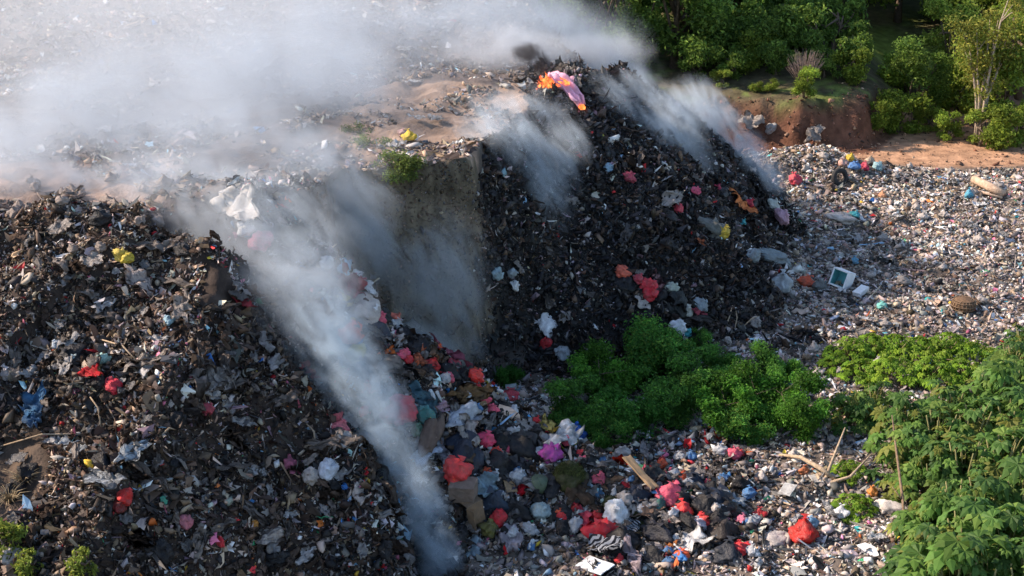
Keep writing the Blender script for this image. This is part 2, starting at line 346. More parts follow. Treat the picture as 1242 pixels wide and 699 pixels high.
litter('litter', 'brown and beige waste along the sunlit crest of the near mound', 'crest',
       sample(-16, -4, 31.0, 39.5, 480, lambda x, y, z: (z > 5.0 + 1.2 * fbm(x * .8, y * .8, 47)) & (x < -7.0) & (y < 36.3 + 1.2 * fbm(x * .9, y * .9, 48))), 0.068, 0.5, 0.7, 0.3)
litter('litter', 'mixed dark and pale waste on the colourful garbage spur', 'fan',
       sample(-7, 6.5, 26, 38.5, 430, lambda x, y, z: (z > 0.2) & ((x > -4) | (y > 34.2))), 0.08, 0.5, 0.75, 0.3)
litter('litter', 'pale dusty waste strewn over the top of the dump', 'top',
       sample(-30, 3, 35.5, 72, 60, lambda x, y, z: inn(x, y) & (z > 5) & ((fbm(x * .4, y * .4, 51) > -0.08) | (y > 50))), 0.1, 0.5, 0.5, 0.2)

MIX['soil'] = dict(brown=40, dkbrown=20, tan=18)
PAL['redsoil'] = (.17, .08, .05); PAL['palesoil'] = (.36, .22, .14); MIX['clods'] = dict(redsoil=55, dkbrown=18, palesoil=22, tan=5)
litter('clods', 'red brown clods and stones on the earth bank and the dirt road', 'clods', sample(4, 34, 63, 71, 42, lambda x, y, z: ((y > bank_line(x) - 1.2) & (y < bank_line(x) + 1.9)) | (is_road(x, y) & (rng.random(x.shape) < .4)), 8, 1.6), .07, .6, .6, .05, blobs=.85, soil=.3)
cx, cz = rng.uniform(-5.2, .3, 26000), rng.uniform(.6, 7.2, 26000)
lo_, hi_ = np.full(cx.shape, 37.6), np.full(cx.shape, 42.0)
for k in range(16):
    md_ = (lo_ + hi_) / 2; bel = height(cx, md_) < cz; lo_ = np.where(bel, md_, lo_); hi_ = np.where(bel, hi_, md_)
sl_ = height(cx, hi_ + .15) - height(cx, hi_ - .15); ok_ = (sl_ > .7) & (rng.random(cx.shape) < .28) & (cx < -.6)
MIX['cut'] = dict(brown=60, dkgrey=26, tan=8, pale=.8)
litter('litter', 'small dusty scraps sticking out of the cut face of the cliff', 'cut', np.column_stack([cx, hi_])[ok_], .05, .4, 1.0, .1, blobs=.5, soil=.5, P3=np.column_stack([cx, hi_ - .01, cz])[ok_])

# ------------------------------------------------------------------ object helpers
def link(name, me, parent=None, material=None):
    o = bpy.data.objects.new(name, me); C.objects.link(o)
    if material and not me.materials: me.materials.append(material)
    if parent: o.parent = parent
    return o
def tag(o, label, cat, group=None):
    o['label'] = label; o['category'] = cat
    if group: o['group'] = group
    return o
def empty(name, loc, rz=0.0):
    o = bpy.data.objects.new(name, None); C.objects.link(o); o.location = loc; o.rotation_euler = (0, 0, rz); o.empty_display_size = 0.2; return o
def bm_mesh(bm, name, sm=True):
    me = bpy.data.meshes.new(name); bm.normal_update(); bm.to_mesh(me); bm.free(); smooth(me, sm); return me
def tube(bm, pts, radii, seg=7, cap=True):
    rings = []; pts = [Vector(p) for p in pts]
    for k, p in enumerate(pts):
        t = (pts[min(k + 1, len(pts) - 1)] - pts[max(k - 1, 0)]).normalized()
        a = t.cross(Vector((0.31, 0.17, 0.93))).normalized() if abs(t.z) < 0.95 else t.cross(Vector((1, 0, 0))).normalized()
        b = t.cross(a)
        rings.append([bm.verts.new(p + (a * math.cos(2 * math.pi * i / seg) + b * math.sin(2 * math.pi * i / seg)) * radii[k]) for i in range(seg)])
    for k in range(len(rings) - 1):
        for i in range(seg): bm.faces.new((rings[k][i], rings[k][(i + 1) % seg], rings[k + 1][(i + 1) % seg], rings[k + 1][i]))
    if cap: bm.faces.new(rings[0][::-1]); bm.faces.new(rings[-1])
def box(bm, c, s, rot=None):
    r = bmesh.ops.create_cube(bm, size=1.0); 
    bmesh.ops.scale(bm, vec=s, verts=r['verts'])
    if rot: bmesh.ops.rotate(bm, cent=(0, 0, 0), matrix=Euler(rot).to_matrix(), verts=r['verts'])
    bmesh.ops.translate(bm, vec=c, verts=r['verts']); return r['verts']
def copy_tree(o, parent=None):
    c = o.copy(); C.objects.link(c)
    if parent: c.parent = parent
    for ch in CHILD.get(o.name, ()): copy_tree(ch, c)
    return c
CHILD = {}
def reg(parent, child): CHILD.setdefault(parent.name, []).append(child); return child

# ---- prototypes, unit sized (about 1 m across), base at z = 0
def bag_body(seed, squash=0.75, elong=1.0, wr=0.16, flat=0.3, neck=0.14):
    bm = bmesh.new(); bmesh.ops.create_icosphere(bm, subdivisions=4, radius=0.5)
    off = Vector((seed * 7.3, seed * 3.1, seed))
    for v in bm.verts:
        p = v.co.copy(); d = p.normalized()
        a = mn.noise(d * 1.3 + off) * 0.42 + abs(mn.noise(d * 2.6 + off * 2)) * wr * 1.3 + abs(mn.noise(d * 5.5 + off)) * wr * 0.7 + abs(mn.noise(d * 11 + off)) * wr * 0.55 + abs(mn.noise(Vector((d.x * 9, d.y * 9, d.z * 2.5)) + off * 3)) * wr * .5
        p = d * 0.5 * (0.86 + a)
        p.x *= elong
        th = max(0, d.z - 0.72) / 0.28
        p.z = p.z * squash + th * th * neck
        p.x *= 1 - 0.35 * th; p.y *= 1 - 0.35 * th
        if p.z < -flat * squash: p.z = -flat * squash + (p.z + flat * squash) * 0.15
        v.co = p + Vector((0, 0, flat * squash))
    return bm_mesh(bm, 'bag')
def knot_mesh(seed, top):
    bm = bmesh.new(); rnd = random.Random(seed)
    for s in (-1, 1):                                            # two ears of twisted film above the tie
        base = Vector((0, 0, top - 0.03)); prev = None
        for k in range(5):
            w = 0.03 + 0.035 * k; c = base + Vector((s * 0.05 * k + rnd.uniform(-.01, .01), rnd.uniform(-.02, .02), 0.045 * k - 0.008 * k * k))
            a = bm.verts.new(c + Vector((0, -w, rnd.uniform(-.02, .02)))); m_ = bm.verts.new(c + Vector((0, 0, 0.03))); b = bm.verts.new(c + Vector((0, w, rnd.uniform(-.02, .02))))
            if prev: bm.faces.new((prev[0], prev[1], m_, a)); bm.faces.new((prev[1], prev[2], b, m_))
            prev = (a, m_, b)
    return bm_mesh(bm, 'knot')
def sheet_mesh(seed, folds=0.2, ragged=0.25, n=17, asp=0.7, fine=0.08):
    bm = bmesh.new(); off = Vector((seed * 5.1, seed * 2.7, seed * 1.3)); g = []
    for j in range(n):
        row = []
        for i in range(n):
            u, v = i / (n - 1) - .5, j / (n - 1) - .5
            r = 1 + ragged * mn.noise(Vector((u * 3, v * 3, 0)) + off) * 2
            x, y = u * r * math.sqrt(max(0, 1 - 1.7 * v * v)) * 1.1, v * r * asp * math.sqrt(max(0, 1 - 1.7 * u * u)) * 1.1
            z = abs(mn.noise(Vector((x * 3.2, y * 1.4, 3)) + off)) * folds * 2 + abs(mn.noise(Vector((x * 9, y * 7, 3)) + off)) * fine * 2 + 0.02
            x += mn.noise(Vector((u * 4, v * 4, 9)) + off) * 0.12; y += mn.noise(Vector((u * 4, v * 4, 19)) + off) * 0.12
            row.append(bm.verts.new((x, y, z)))
        g.append(row)
    for j in range(n - 1):
        for i in range(n - 1): bm.faces.new((g[j][i], g[j][i + 1], g[j + 1][i + 1], g[j + 1][i]))
    ext = bmesh.ops.solidify(bm, geom=bm.faces[:], thickness=0.012)
    return bm_mesh(bm, 'sheet')
def carton(seed):
    bm = bmesh.new(); t = 0.02
    for c, s in (((0, 0, t / 2), (1, .7, t)), ((0, .35 - t / 2, .3), (1, t, .58)), ((0, -.35 + t / 2, .3), (1, t, .58)), ((.5 - t / 2, 0, .3), (t, .7 - 2 * t - .004, .576)), ((-.5 + t / 2, 0, .3), (t, .7 - 2 * t - .004, .576))):
        box(bm, c, s)
    for v in bm.verts: v.co += Vector((mn.noise(v.co * 3 + Vector((seed, 0, 0))), mn.noise(v.co * 3 + Vector((0, seed, 4))), 0)) * 0.06
    return bm_mesh(bm, 'carton', False)
def flap_mesh(side, tilt):
    bm = bmesh.new(); box(bm, (0, .16, 0), (.94, .32, .018), None)
    M_ = Matrix.Translation((0, side * .352, .6)) @ Matrix.Rotation(0 if side > 0 else math.pi, 4, 'Z') @ Matrix.Rotation(tilt, 4, 'X')
    bmesh.ops.transform(bm, matrix=M_, verts=bm.verts); return bm_mesh(bm, 'flap', False)
def bottle():
    bm = bmesh.new(); prof = [(0.0, .0), (.13, .0), (.15, .04), (.15, .3), (.135, .34), (.15, .38), (.15, .6), (.1, .78), (.05, .86), (.05, .93)]
    tube(bm, [(z - .45, 0, .14) for r, z in prof[1:]], [r for r, z in prof[1:]], 14); return bm_mesh(bm, 'bottle')
def bottle_cap():
    bm = bmesh.new(); tube(bm, [(.46, 0, .14), (.55, 0, .14)], [.062, .06], 12); return bm_mesh(bm, 'cap')
def foam_mesh(seed, s=(1, .55, .22)):
    bm = bmesh.new(); box(bm, (0, 0, s[2] / 2), s); bmesh.ops.bevel(bm, geom=bm.edges[:], offset=.03, segments=2, affect='EDGES', profile=.6)
    bmesh.ops.subdivide_edges(bm, edges=[e for e in bm.edges if e.calc_length() > .2], cuts=4, use_grid_fill=True)
    for v in bm.verts: v.co += Vector((mn.noise(v.co * 4 + Vector((seed, 0, 0))), mn.noise(v.co * 4 + Vector((0, seed, 0))), mn.noise(v.co * 4 + Vector((0, 0, seed))))) * .035
    return bm_mesh(bm, 'foam', False)
PARK = Vector((0, -60, -30))
USED = {}
PROTO = {}
def make(kind):
    P = []
    if kind in ('plastic_bag', 'garbage_bag'):
        for k in range(7):
            big = kind == 'garbage_bag'
            me = bag_body(k + (31 if big else 3), 0.62 if big else 0.78, 1.12 if big else 1.0, 0.13 if big else 0.2)
            o = link(kind, me, None, M_BLACK if big else M_PLASTIC)
            top = max(v.co.z for v in me.vertices)
            c = link('knot', knot_mesh(k, top), o, M_BLACK if big else M_PLASTIC); reg(o, c); P.append(o)
    elif kind == 'sack':
        for k in range(4):
            o = link(kind, bag_body(k + 61, 0.62, 1.5, 0.17, 0.3, 0.03), None, M_CLOTH); P.append(o)
    elif kind == 'plastic_sheet':
        for k in range(8): P.append(link(kind, sheet_mesh(k + 1, 0.22, 0.3), None, M_PLASTIC))
    elif kind == 'plastic_strip':
        for k in range(6): P.append(link(kind, sheet_mesh(k + 71, 0.2, 0.3, 17, 0.16 + .03 * k, 0.05), None, M_PLASTIC))
    elif kind == 'rag':
        for k in range(6): P.append(link(kind, sheet_mesh(k + 21, 0.3, 0.35, 17, 0.55, 0.04), None, M_CLOTH))
    elif kind == 'striped_rag':
        for k in range(2): P.append(link(kind, sheet_mesh(k + 41, 0.28, 0.25, 17, 0.8, 0.03), None, M_STRIPE))
    elif kind == 'cardboard_box':
        for k in range(3):
            o = link(kind, carton(k), None, M_CARD)
            for s in (-1, 1): reg(o, link('flap', flap_mesh(s, R(-35 - 22 * k * s)), o, M_CARD))
            P.append(o)
    elif kind == 'closed_carton':
        for k in range(2): P.append(link(kind, foam_mesh(k + 9, (1, .75, .95)), None, M_CARD))
    elif kind == 'cardboard_sheet':
        for k in range(3): P.append(link(kind, foam_mesh(k + 5, (1, .7, .05)), None, M_CARD))
    elif kind == 'bottle':
        o = link(kind, bottle(), None, M_PLASTIC); reg(o, link('cap', bottle_cap(), o, M_PLASTIC)); P.append(o)
    elif kind == 'foam_block':
        for k in range(4): P.append(link(kind, foam_mesh(k + 1, (1, .5 + .1 * k, .16 + .05 * k)), None, M_FOAM))
    elif kind == 'bucket':
        bm = bmesh.new(); tube(bm, [(0, 0, 0), (0, 0, .9), (0, 0, .93), (0, 0, .9), (0, 0, .06)], [.36, .47, .5, .44, .33], 20); o = link(kind, bm_mesh(bm, 'bucket'), None, M_FOAM)
        bm = bmesh.new(); tube(bm, [(-.49, 0, .86), (-.4, .1, 1.1), (0, .16, 1.28), (.4, .1, 1.1), (.49, 0, .86)], [.015] * 5, 6); reg(o, link('handle', bm_mesh(bm, 'handle'), o, M_WOOD)); P.append(o)
    for o in P: o.location = PARK
    PROTO[kind] = P
def put(kind, px, py, spx, colour, label, cat, group=None, tilt=None, rz=None, variant=None, at=None, sink=0.1, follow=0.8):
    if kind not in PROTO: make(kind)
    P = PROTO[kind]; src = P[random.randrange(len(P)) if variant is None else variant % len(P)]
    p = Vector(at) if at else hit(px, py); s = spx * depth_of(p) / F if spx > 3 else spx
    if src.name not in USED: USED[src.name] = 1; o = src
    else: o = copy_tree(src)
    nrm = normal_at(p.x, p.y, 0.5)
    nrm = (Vector((0, 0, 1)) * (1 - follow) + nrm * follow).normalized()
    q = nrm.to_track_quat('Z', 'Y') @ Euler((tilt or 0, random.uniform(-.2, .2) if tilt is None else 0, random.uniform(0, 6.28) if rz is None else rz)).to_quaternion()
    o.rotation_mode = 'QUATERNION'; o.rotation_quaternion = q
    if spx > 3 and cat != 'sack' and py > 300: s *= 1.12
    if kind == 'garbage_bag': sink, s = .14, s * (.9 if spx > 3 else 1)
    elif kind in ('plastic_sheet', 'rag', 'striped_rag', 'cardboard_sheet'): sink = -.14
    elif kind != 'sack': sink = -.04
    o.location = p + nrm * (0.05 - sink * s); o.scale = (s * random.uniform(.85, 1.2), s * random.uniform(.7, 1.05), s * random.uniform(.7, 1.05)) if kind not in ('cardboard_box', 'bucket', 'bottle') else (s, s, s)
    c = PAL[colour] if isinstance(colour, str) else colour
    o.color = (*c, 1)
    for ch in [x for x in o.children]: ch.color = (*c, 1)
    tag(o, label, cat, group)
    return o
BLK = (0.011, 0.012, 0.015); NAVY = (0.014, 0.021, 0.038); CARD = (0.3, 0.2, 0.11); DKCARD = (0.16, 0.11, 0.08)
RED, PINK, MAG, ORG = (0.62, 0.025, 0.035), (0.72, 0.1, 0.17), (0.5, 0.06, 0.33), (0.72, 0.1, 0.03)
#  kind, px, py, width px, colour, label, category
ITEMS = [
 # colourful spur, upper part
 ('rag', 298, 256, 74, (.6, .57, .54), 'big white tarpaulin lying at the top edge of the dump in smoke', 'tarpaulin'),
 ('garbage_bag', 355, 285, 52, (0.1, 0.09, 0.07), 'large grey brown bundle hanging over the spur top below the white tarpaulin', 'bundle'),
 ('plastic_bag', 318, 296, 26, 'pink', 'faded pink bag half lost in smoke under the white tarpaulin', 'bag'),
 ('sack', 385, 340, 30, 'tan', 'tan sack upright on the spur at the edge of the smoke', 'sack'),
 ('plastic_bag', 394, 322, 16, 'white', 'small white bag above the tan sack on the spur', 'bag'),
 ('plastic_sheet', 415, 330, 22, 'sky', 'light blue film on the spur ridge above the maroon bag', 'film'),
 ('plastic_sheet', 428, 337, 14, 'white', 'small white film beside the light blue film on the ridge', 'film'),
 ('rag', 418, 352, 40, (0.33, 0.04, 0.07), 'maroon rag spread over the spur below the light blue film', 'rag'),
 ('plastic_bag', 430, 350, 18, (0.3, 0.05, 0.07), 'dull red bag at the end of the maroon rag', 'bag'),
 ('plastic_sheet', 440, 352, 22, 'white', 'white film hanging on the smoky side of the maroon rag', 'film'),
 ('plastic_bag', 417, 368, 18, (0.5, 0.4, 0.08), 'mustard yellow bag below the maroon rag', 'bag'),
 ('sack', 441, 376, 36, 'pale', 'pale grey sack on the ridge right of the mustard bag', 'sack'),
 ('plastic_bag', 447, 387, 22, 'white', 'white bag tucked under the pale grey sack', 'bag'),
 ('garbage_bag', 450, 402, 48, NAVY, 'dark navy garbage bag below the pale sack on the spur', 'garbage bag'),
 ('plastic_bag', 425, 409, 30, ORG, 'orange red bag at the smoke edge left of the navy bag', 'bag'),
 ('plastic_bag', 473, 393, 18, (0.6, 0.14, 0.09), 'salmon coloured bag on the ridge right of the navy bag', 'bag'),
 ('plastic_bag', 434, 431, 22, (0.42, 0.38, 0.05), 'olive yellow bag just below the orange red bag', 'bag'),
 ('plastic_sheet', 455, 446, 46, 'pale', 'pale crumpled film below the olive yellow bag', 'film'),
 ('rag', 467, 434, 22, 'orange', 'small orange rag right of the olive yellow bag', 'rag'),
 ('rag', 508, 443, 28, (0.6, 0.18, 0.1), 'orange and brown rag high on the spur right of the pale film', 'rag'),
 ('plastic_sheet', 500, 412, 34, 'white', 'white torn film on the spur ridge above the orange brown rag', 'film'),
 ('cardboard_sheet', 513, 428, 32, (0.4, 0.48, 0.42), 'pale green flat slab on the spur ridge', 'slab'),
 ('rag', 537, 437, 40, (0.4, 0.12, 0.18), 'pink patterned rag draped on the ridge crest', 'rag'),
 ('garbage_bag', 541, 457, 40, BLK, 'shiny black bag with pale streaks under the pink patterned rag', 'garbage bag'),
 ('plastic_bag', 574, 462, 20, (0.8, 0.04, 0.03), 'bright red bag sitting on the spur skyline', 'bag'),
 ('rag', 568, 487, 46, (0.16, 0.1, 0.05), 'brown burlap heap below the bright red bag', 'burlap'),
 ('plastic_bag', 618, 487, 20, (0.8, 0.09, 0.12), 'pinkish red bag right of the brown burlap heap', 'bag'),
 ('foam_block', 620, 474, 14, (0.45, 0.5, 0.48), 'small grey tub above the pinkish red bag', 'tub'),
 ('plastic_bag', 488, 505, 36, (0.5, 0.06, 0.08), 'large dark red bag beside the smoke channel', 'bag'),
 ('foam_block', 492, 490, 18, 'pale', 'small pale card on top of the large dark red bag', 'card'),
 ('plastic_sheet', 512, 492, 36, (0.25, 0.5, 0.62), 'pale blue film right of the large dark red bag', 'film'),
 ('plastic_sheet', 528, 500, 22, (0.6, 0.4, 0.48), 'pale pink film beside the pale blue film', 'film'),
 ('plastic_bag', 514, 508, 20, (0.05, 0.2, 0.2), 'dark green bag under the pale blue film', 'bag'),
 ('plastic_bag', 520, 511, 16, 'yellow', 'small yellow bag under the dark green bag', 'bag'),
 ('sack', 522, 524, 40, (0.12, 0.085, 0.07), 'brown sack with green patch below the small yellow bag', 'sack'),
 ('plastic_bag', 507, 525, 18, (0.06, 0.16, 0.1), 'green bag pressed into the brown sack', 'bag'),
 ('plastic_sheet', 555, 512, 36, (0.55, 0.6, 0.68), 'bluish white film right of the brown sack', 'film'),
 ('plastic_sheet', 560, 530, 40, 'pale', 'pale grey film above the dark barrel shaped bag', 'film'),
 ('garbage_bag', 560, 553, 54, NAVY, 'big navy barrel shaped bag left of the pink ball bag', 'garbage bag'),
 ('plastic_bag', 585, 540, 22, (0.75, 0.06, 0.15), 'round hot pink bag on top of the spur', 'bag'),
 ('plastic_sheet', 597, 527, 20, (0.05, 0.25, 0.45), 'blue film scrap above the round hot pink bag', 'film'),
 ('plastic_bag', 600, 554, 14, (0.85, 0.07, 0.04), 'small scarlet bag below the round hot pink bag', 'bag'),
 ('garbage_bag', 607, 540, 32, BLK, 'black bag right of the round hot pink bag', 'garbage bag'),
 ('garbage_bag', 630, 546, 62, BLK, 'long black bag stretched across the spur', 'garbage bag'),
 ('garbage_bag', 650, 531, 34, (0.012, 0.012, 0.014), 'glossy round black bag above the long black bag', 'garbage bag'),
 ('plastic_sheet', 632, 525, 24, 'pale', 'grey film left of the glossy round black bag', 'film'),
 ('rag', 663, 527, 32, (0.5, 0.4, 0.12), 'dull yellow rag right of the glossy round black bag', 'rag'),
 ('plastic_bag', 668, 555, 28, MAG, 'magenta bag in the middle of the spur', 'bag'),
 ('plastic_sheet', 681, 541, 40, 'white', 'white film heap above the magenta bag', 'film'),
 ('plastic_bag', 699, 537, 24, (0.03, 0.16, 0.6), 'bright blue bag by the green shrubs', 'bag'),
 ('garbage_bag', 604, 569, 52, BLK, 'wide black bag behind the red bag and the box', 'garbage bag'),
 ('garbage_bag', 627, 575, 40, (0.02, 0.022, 0.03), 'black bag with a pale rim right of the wide black bag', 'garbage bag'),
 ('plastic_sheet', 520, 553, 30, (0.55, 0.62, 0.72), 'bluish white bag remnant beside the smoking slot', 'film'),
 ('rag', 538, 560, 34, (0.45, 0.42, 0.46), 'lilac grey rag under the bluish white remnant', 'rag'),
 ('plastic_bag', 552, 578, 34, (0.75, 0.05, 0.05), 'big red bag beside the smoke, above the paper carton', 'bag'),
 ('plastic_bag', 551, 589, 17, (0.85, 0.12, 0.03), 'orange bag peeping from under the big red bag', 'bag'),
 ('closed_carton', 561, 606, 29, (.2, .15, .12), 'brown grocery carton standing under the big red bag', 'box'),
 ('garbage_bag', 595, 615, 50, (0.03, 0.045, 0.07), 'big dark blue black bag right of the brown carton', 'garbage bag'),
 ('plastic_sheet', 586, 591, 30, (0.35, 0.5, 0.58), 'pale blue crumpled film on the dark blue black bag', 'film'),
 ('cardboard_box', 580, 630, 35, (.22, .145, .085), 'open tan cardboard box lying below the dark blue black bag', 'box'),
 ('cardboard_sheet', 616, 591, 26, CARD, 'tan cardboard scrap behind the crimson rag', 'cardboard'),
 ('rag', 630, 600, 26, (0.65, 0.02, 0.04), 'crimson rag beside the tan cardboard scrap', 'rag'),
 ('rag', 608, 594, 15, (0.6, 0.5, 0.52), 'white and pink rag on the dark blue black bag', 'rag'),
 ('garbage_bag', 626, 622, 36, BLK, 'black bag under the crimson rag', 'garbage bag'),
 ('bucket', 653, 600, 20, (0.08, 0.11, 0.07), 'dull green bucket below the mossy grass ball', 'bucket'),
 ('plastic_bag', 655, 625, 22, (0.3, 0.4, 0.42), 'pale teal translucent bag below the dull green bucket', 'bag'),
 ('plastic_sheet', 622, 663, 42, (0.55, 0.5, 0.54), 'white and red printed bag lying at the foot of the spur', 'bag'),
 ('rag', 620, 670, 20, RED, 'red strip along the bottom of the white printed bag', 'rag'),
 ('plastic_bag', 591, 648, 20, (0.14, 0.13, 0.03), 'olive green bag below the open tan box', 'bag'),
 ('plastic_sheet', 570, 672, 28, (0.4, 0.52, 0.6), 'pale blue film at the bottom end of the spur', 'film'),
 ('plastic_sheet', 718, 600, 26, (0.25, 0.5, 0.75), 'sky blue film right of the mossy grass ball', 'film'),
 ('plastic_sheet', 709, 602, 22, (0.5, 0.6, 0.68), 'pale blue film below the sky blue film', 'film'),
 ('garbage_bag', 722, 583, 26, BLK, 'black bag above the sky blue film', 'garbage bag'),
 ('plastic_bag', 706, 565, 15, PINK, 'small pink bag above the mossy grass ball', 'bag'),
 # right half of the spur
 ('rag', 750, 569, 26, (0.85, 0.06, 0.03), 'vivid red rag at the head of the long tan cardboard', 'rag'),
 ('cardboard_sheet', 775, 592, 48, (0.4, 0.26, 0.14), 'long tan cardboard strip sloping down from the vivid red rag', 'cardboard'),
 ('cardboard_sheet', 739, 592, 28, (0.2, 0.1, 0.05), 'reddish brown flattened carton beside the long tan cardboard strip', 'cardboard'),
 ('rag', 761, 594, 18, (0.7, 0.06, 0.08), 'red cloth between the reddish carton and the tan strip', 'rag'),
 ('garbage_bag', 772, 606, 36, NAVY, 'navy bag in front of the long tan cardboard strip', 'garbage bag'),
 ('rag', 792, 600, 18, (0.5, 0.02, 0.03), 'dark red rag right of the navy bag', 'rag'),
 ('plastic_bag', 810, 612, 30, PINK, 'bright pink bag beyond the navy bag', 'bag'),
 ('plastic_bag', 826, 624, 20, (0.85, 0.05, 0.05), 'small red bag touching the bright pink bag', 'bag'),
 ('plastic_bag', 800, 618, 18, (0.03, 0.14, 0.13), 'dark green bag under the bright pink bag', 'bag'),
 ('rag', 785, 626, 30, (0.5, 0.34, 0.26), 'tan and red patterned cushion cover below the navy bag', 'cushion cover'),
 ('plastic_bag', 747, 628, 30, 'white', 'white bag with red edge above the striped cloth', 'bag'),
 ('plastic_bag', 728, 652, 32, (0.75, 0.03, 0.04), 'big scarlet bag low on the spur beside the striped cloth', 'bag'),
 ('plastic_bag', 710, 656, 16, 'grey', 'grey translucent bag left of the big scarlet bag', 'bag'),
 ('rag', 706, 636, 30, (0.65, 0.08, 0.12), 'pinkish red rag above the big scarlet bag', 'rag'),
 ('striped_rag', 763, 645, 26, 'white', 'black and white striped cloth beside the big scarlet bag', 'cloth'),
 ('striped_rag', 734, 676, 40, 'white', 'second striped cloth spread below the big scarlet bag', 'cloth'),
 ('garbage_bag', 756, 664, 46, BLK, 'black bag between the two striped cloths', 'garbage bag'),
 ('garbage_bag', 800, 651, 40, (0.014, 0.016, 0.024), 'round black bag right of the upper striped cloth', 'garbage bag'),
 ('garbage_bag', 792, 682, 34, BLK, 'tall black bag at the bottom edge by the patterned sheet', 'garbage bag'),
 ('rag', 766, 686, 40, (0.4, 0.32, 0.34), 'pale patterned sheet at the bottom edge of the photo', 'cloth'),
 ('cardboard_sheet', 723, 693, 34, (0.7, 0.74, 0.78), 'flat white board at the bottom edge below the lower striped cloth', 'board'),
 ('rag', 808, 670, 22, (0.45, 0.16, 0.05), 'rusty orange rag beside the tall black bag', 'rag'),
 ('rag', 810, 684, 20, (0.5, 0.1, 0.1), 'dull red rag under the rusty orange rag', 'rag'),
 ('plastic_bag', 824, 682, 18, (0.06, 0.25, 0.6), 'blue and white bag right of the dull red rag', 'bag'),
 ('plastic_sheet', 835, 667, 40, 'white', 'long white film above the blue and white bag', 'film'),
 ('plastic_bag', 852, 640, 20, (0.75, 0.05, 0.05), 'red bag with a white corner in the right of the spur', 'bag'),
 ('plastic_bag', 846, 645, 22, (0.5, 0.46, 0.52), 'lilac white bag left of the red bag with white corner', 'bag'),
 ('garbage_bag', 876, 650, 46, (0.02, 0.016, 0.016), 'black burst bag right of the red bag with white corner', 'garbage bag'),
 ('garbage_bag', 840, 590, 44, NAVY, 'dark slate bag standing above the pink bag on the plain', 'garbage bag'),
 ('garbage_bag', 866, 616, 50, NAVY, 'long navy bag right of the bright pink bag', 'garbage bag'),
 ('garbage_bag', 790, 583, 34, BLK, 'small black bag beyond the long tan cardboard strip', 'garbage bag'),
 ('plastic_sheet', 884, 613, 34, (0.45, 0.52, 0.58), 'pale blue grey film behind the long navy bag', 'film'),
 ('plastic_sheet', 893, 632, 24, 'white', 'white film at the end of the long navy bag', 'film'),
 ('garbage_bag', 884, 676, 52, (0.02, 0.025, 0.035), 'wide dark bag near the bottom, left of the white pillow', 'garbage bag'),
 ('sack', 940, 657, 30, 'pale', 'white pillow shaped sack left of the red bag on the plain', 'sack'),
 ('plastic_bag', 975, 657, 34, (0.55, 0.02, 0.015), 'lone dark red bag on the plain at the lower right', 'bag'),
 ('plastic_bag', 898, 637, 14, 'pink', 'tiny pink bag left of the white pillow shaped sack', 'bag'),
 ('cardboard_sheet', 955, 600, 26, (0.5, 0.5, 0.48), 'flat pale board on the plain below the driftwood', 'board'),
 ('cardboard_sheet', 989, 586, 18, (0.5, 0.48, 0.44), 'white slab under the driftwood branches', 'slab'),
 ('plastic_bag', 982, 641, 16, (0.2, 0.4, 0.6), 'light blue scrap bag above the lone dark red bag', 'bag'),
 ('plastic_bag', 975, 577, 12, (0.6, 0.2, 0.08), 'small orange bag at the tip of the driftwood', 'bag'),
 ('plastic_bag', 1058, 603, 14, (0.7, 0.26, 0.05), 'orange bag by the castor plants', 'bag'),
 ('sack', 1080, 620, 30, (0.55, 0.5, 0.46), 'pale sunlit sack against the castor plants', 'sack'),
 ('plastic_bag', 1020, 630, 18, 'white', 'white bag on the sunlit ground below the low green plant', 'bag'),
 # foot of the burning slope
 ('plastic_bag', 754, 334, 16, (0.72, 0.14, 0.08), 'orange bag topmost of the red heap on the dark slope', 'bag'),
 ('plastic_bag', 772, 342, 14, (0.55, 0.07, 0.1), 'dusky red bag next below the orange bag on the dark slope', 'bag'),
 ('plastic_bag', 784, 350, 20, (0.7, 0.04, 0.06), 'red bag in the middle of the heap on the dark slope', 'bag'),
 ('plastic_bag', 786, 361, 20, (0.65, 0.03, 0.05), 'lowest red bag of the heap on the dark slope', 'bag'),
 ('plastic_sheet', 795, 348, 22, (0.6, 0.36, 0.4), 'pale pink film right of the red heap on the dark slope', 'film'),
 ('plastic_bag', 812, 355, 16, (0.4, 0.46, 0.4), 'pale green bag right of the pale pink film', 'bag'),
 ('garbage_bag', 802, 361, 24, BLK, 'black bag between the red heap and the pale green bag', 'garbage bag'),
 ('garbage_bag', 821, 370, 32, (0.018, 0.024, 0.026), 'wide black bag below the pale green bag on the slope foot', 'garbage bag'),
 ('garbage_bag', 757, 346, 24, BLK, 'black bag under the orange bag on the dark slope', 'garbage bag'),
 ('plastic_bag', 846, 374, 18, (0.26, 0.32, 0.36), 'slate grey bag right of the wide black bag', 'bag'),
 ('plastic_bag', 832, 381, 14, (0.45, 0.45, 0.4), 'pale grey bag under the wide black bag', 'bag'),
 ('rag', 842, 384, 18, (0.5, 0.1, 0.14), 'rose rag below the slate grey bag', 'rag'),
 ('plastic_bag', 819, 402, 18, (0.62, 0.66, 0.7), 'round white bag behind the green shrubs', 'bag'),
 ('plastic_bag', 831, 407, 12, 'teal', 'turquoise bag right of the round white bag', 'bag'),
 ('plastic_sheet', 778, 372, 20, 'pale', 'pale film under the lowest red bag', 'film'),
 ('sack', 662, 394, 24, 'white', 'flat white sheet lying at the slope foot left of the shrubs', 'sheet'),
 ('plastic_bag', 663, 421, 16, (0.65, 0.03, 0.04), 'red bag left of the green shrubs', 'bag'),
 ('plastic_bag', 599, 333, 15, (0.3, 0.42, 0.47), 'pale blue bag at the cliff corner', 'bag'),
 ('plastic_bag', 616, 333, 12, (0.35, 0.42, 0.46), 'grey blue bag right of the pale blue bag at the cliff corner', 'bag'),
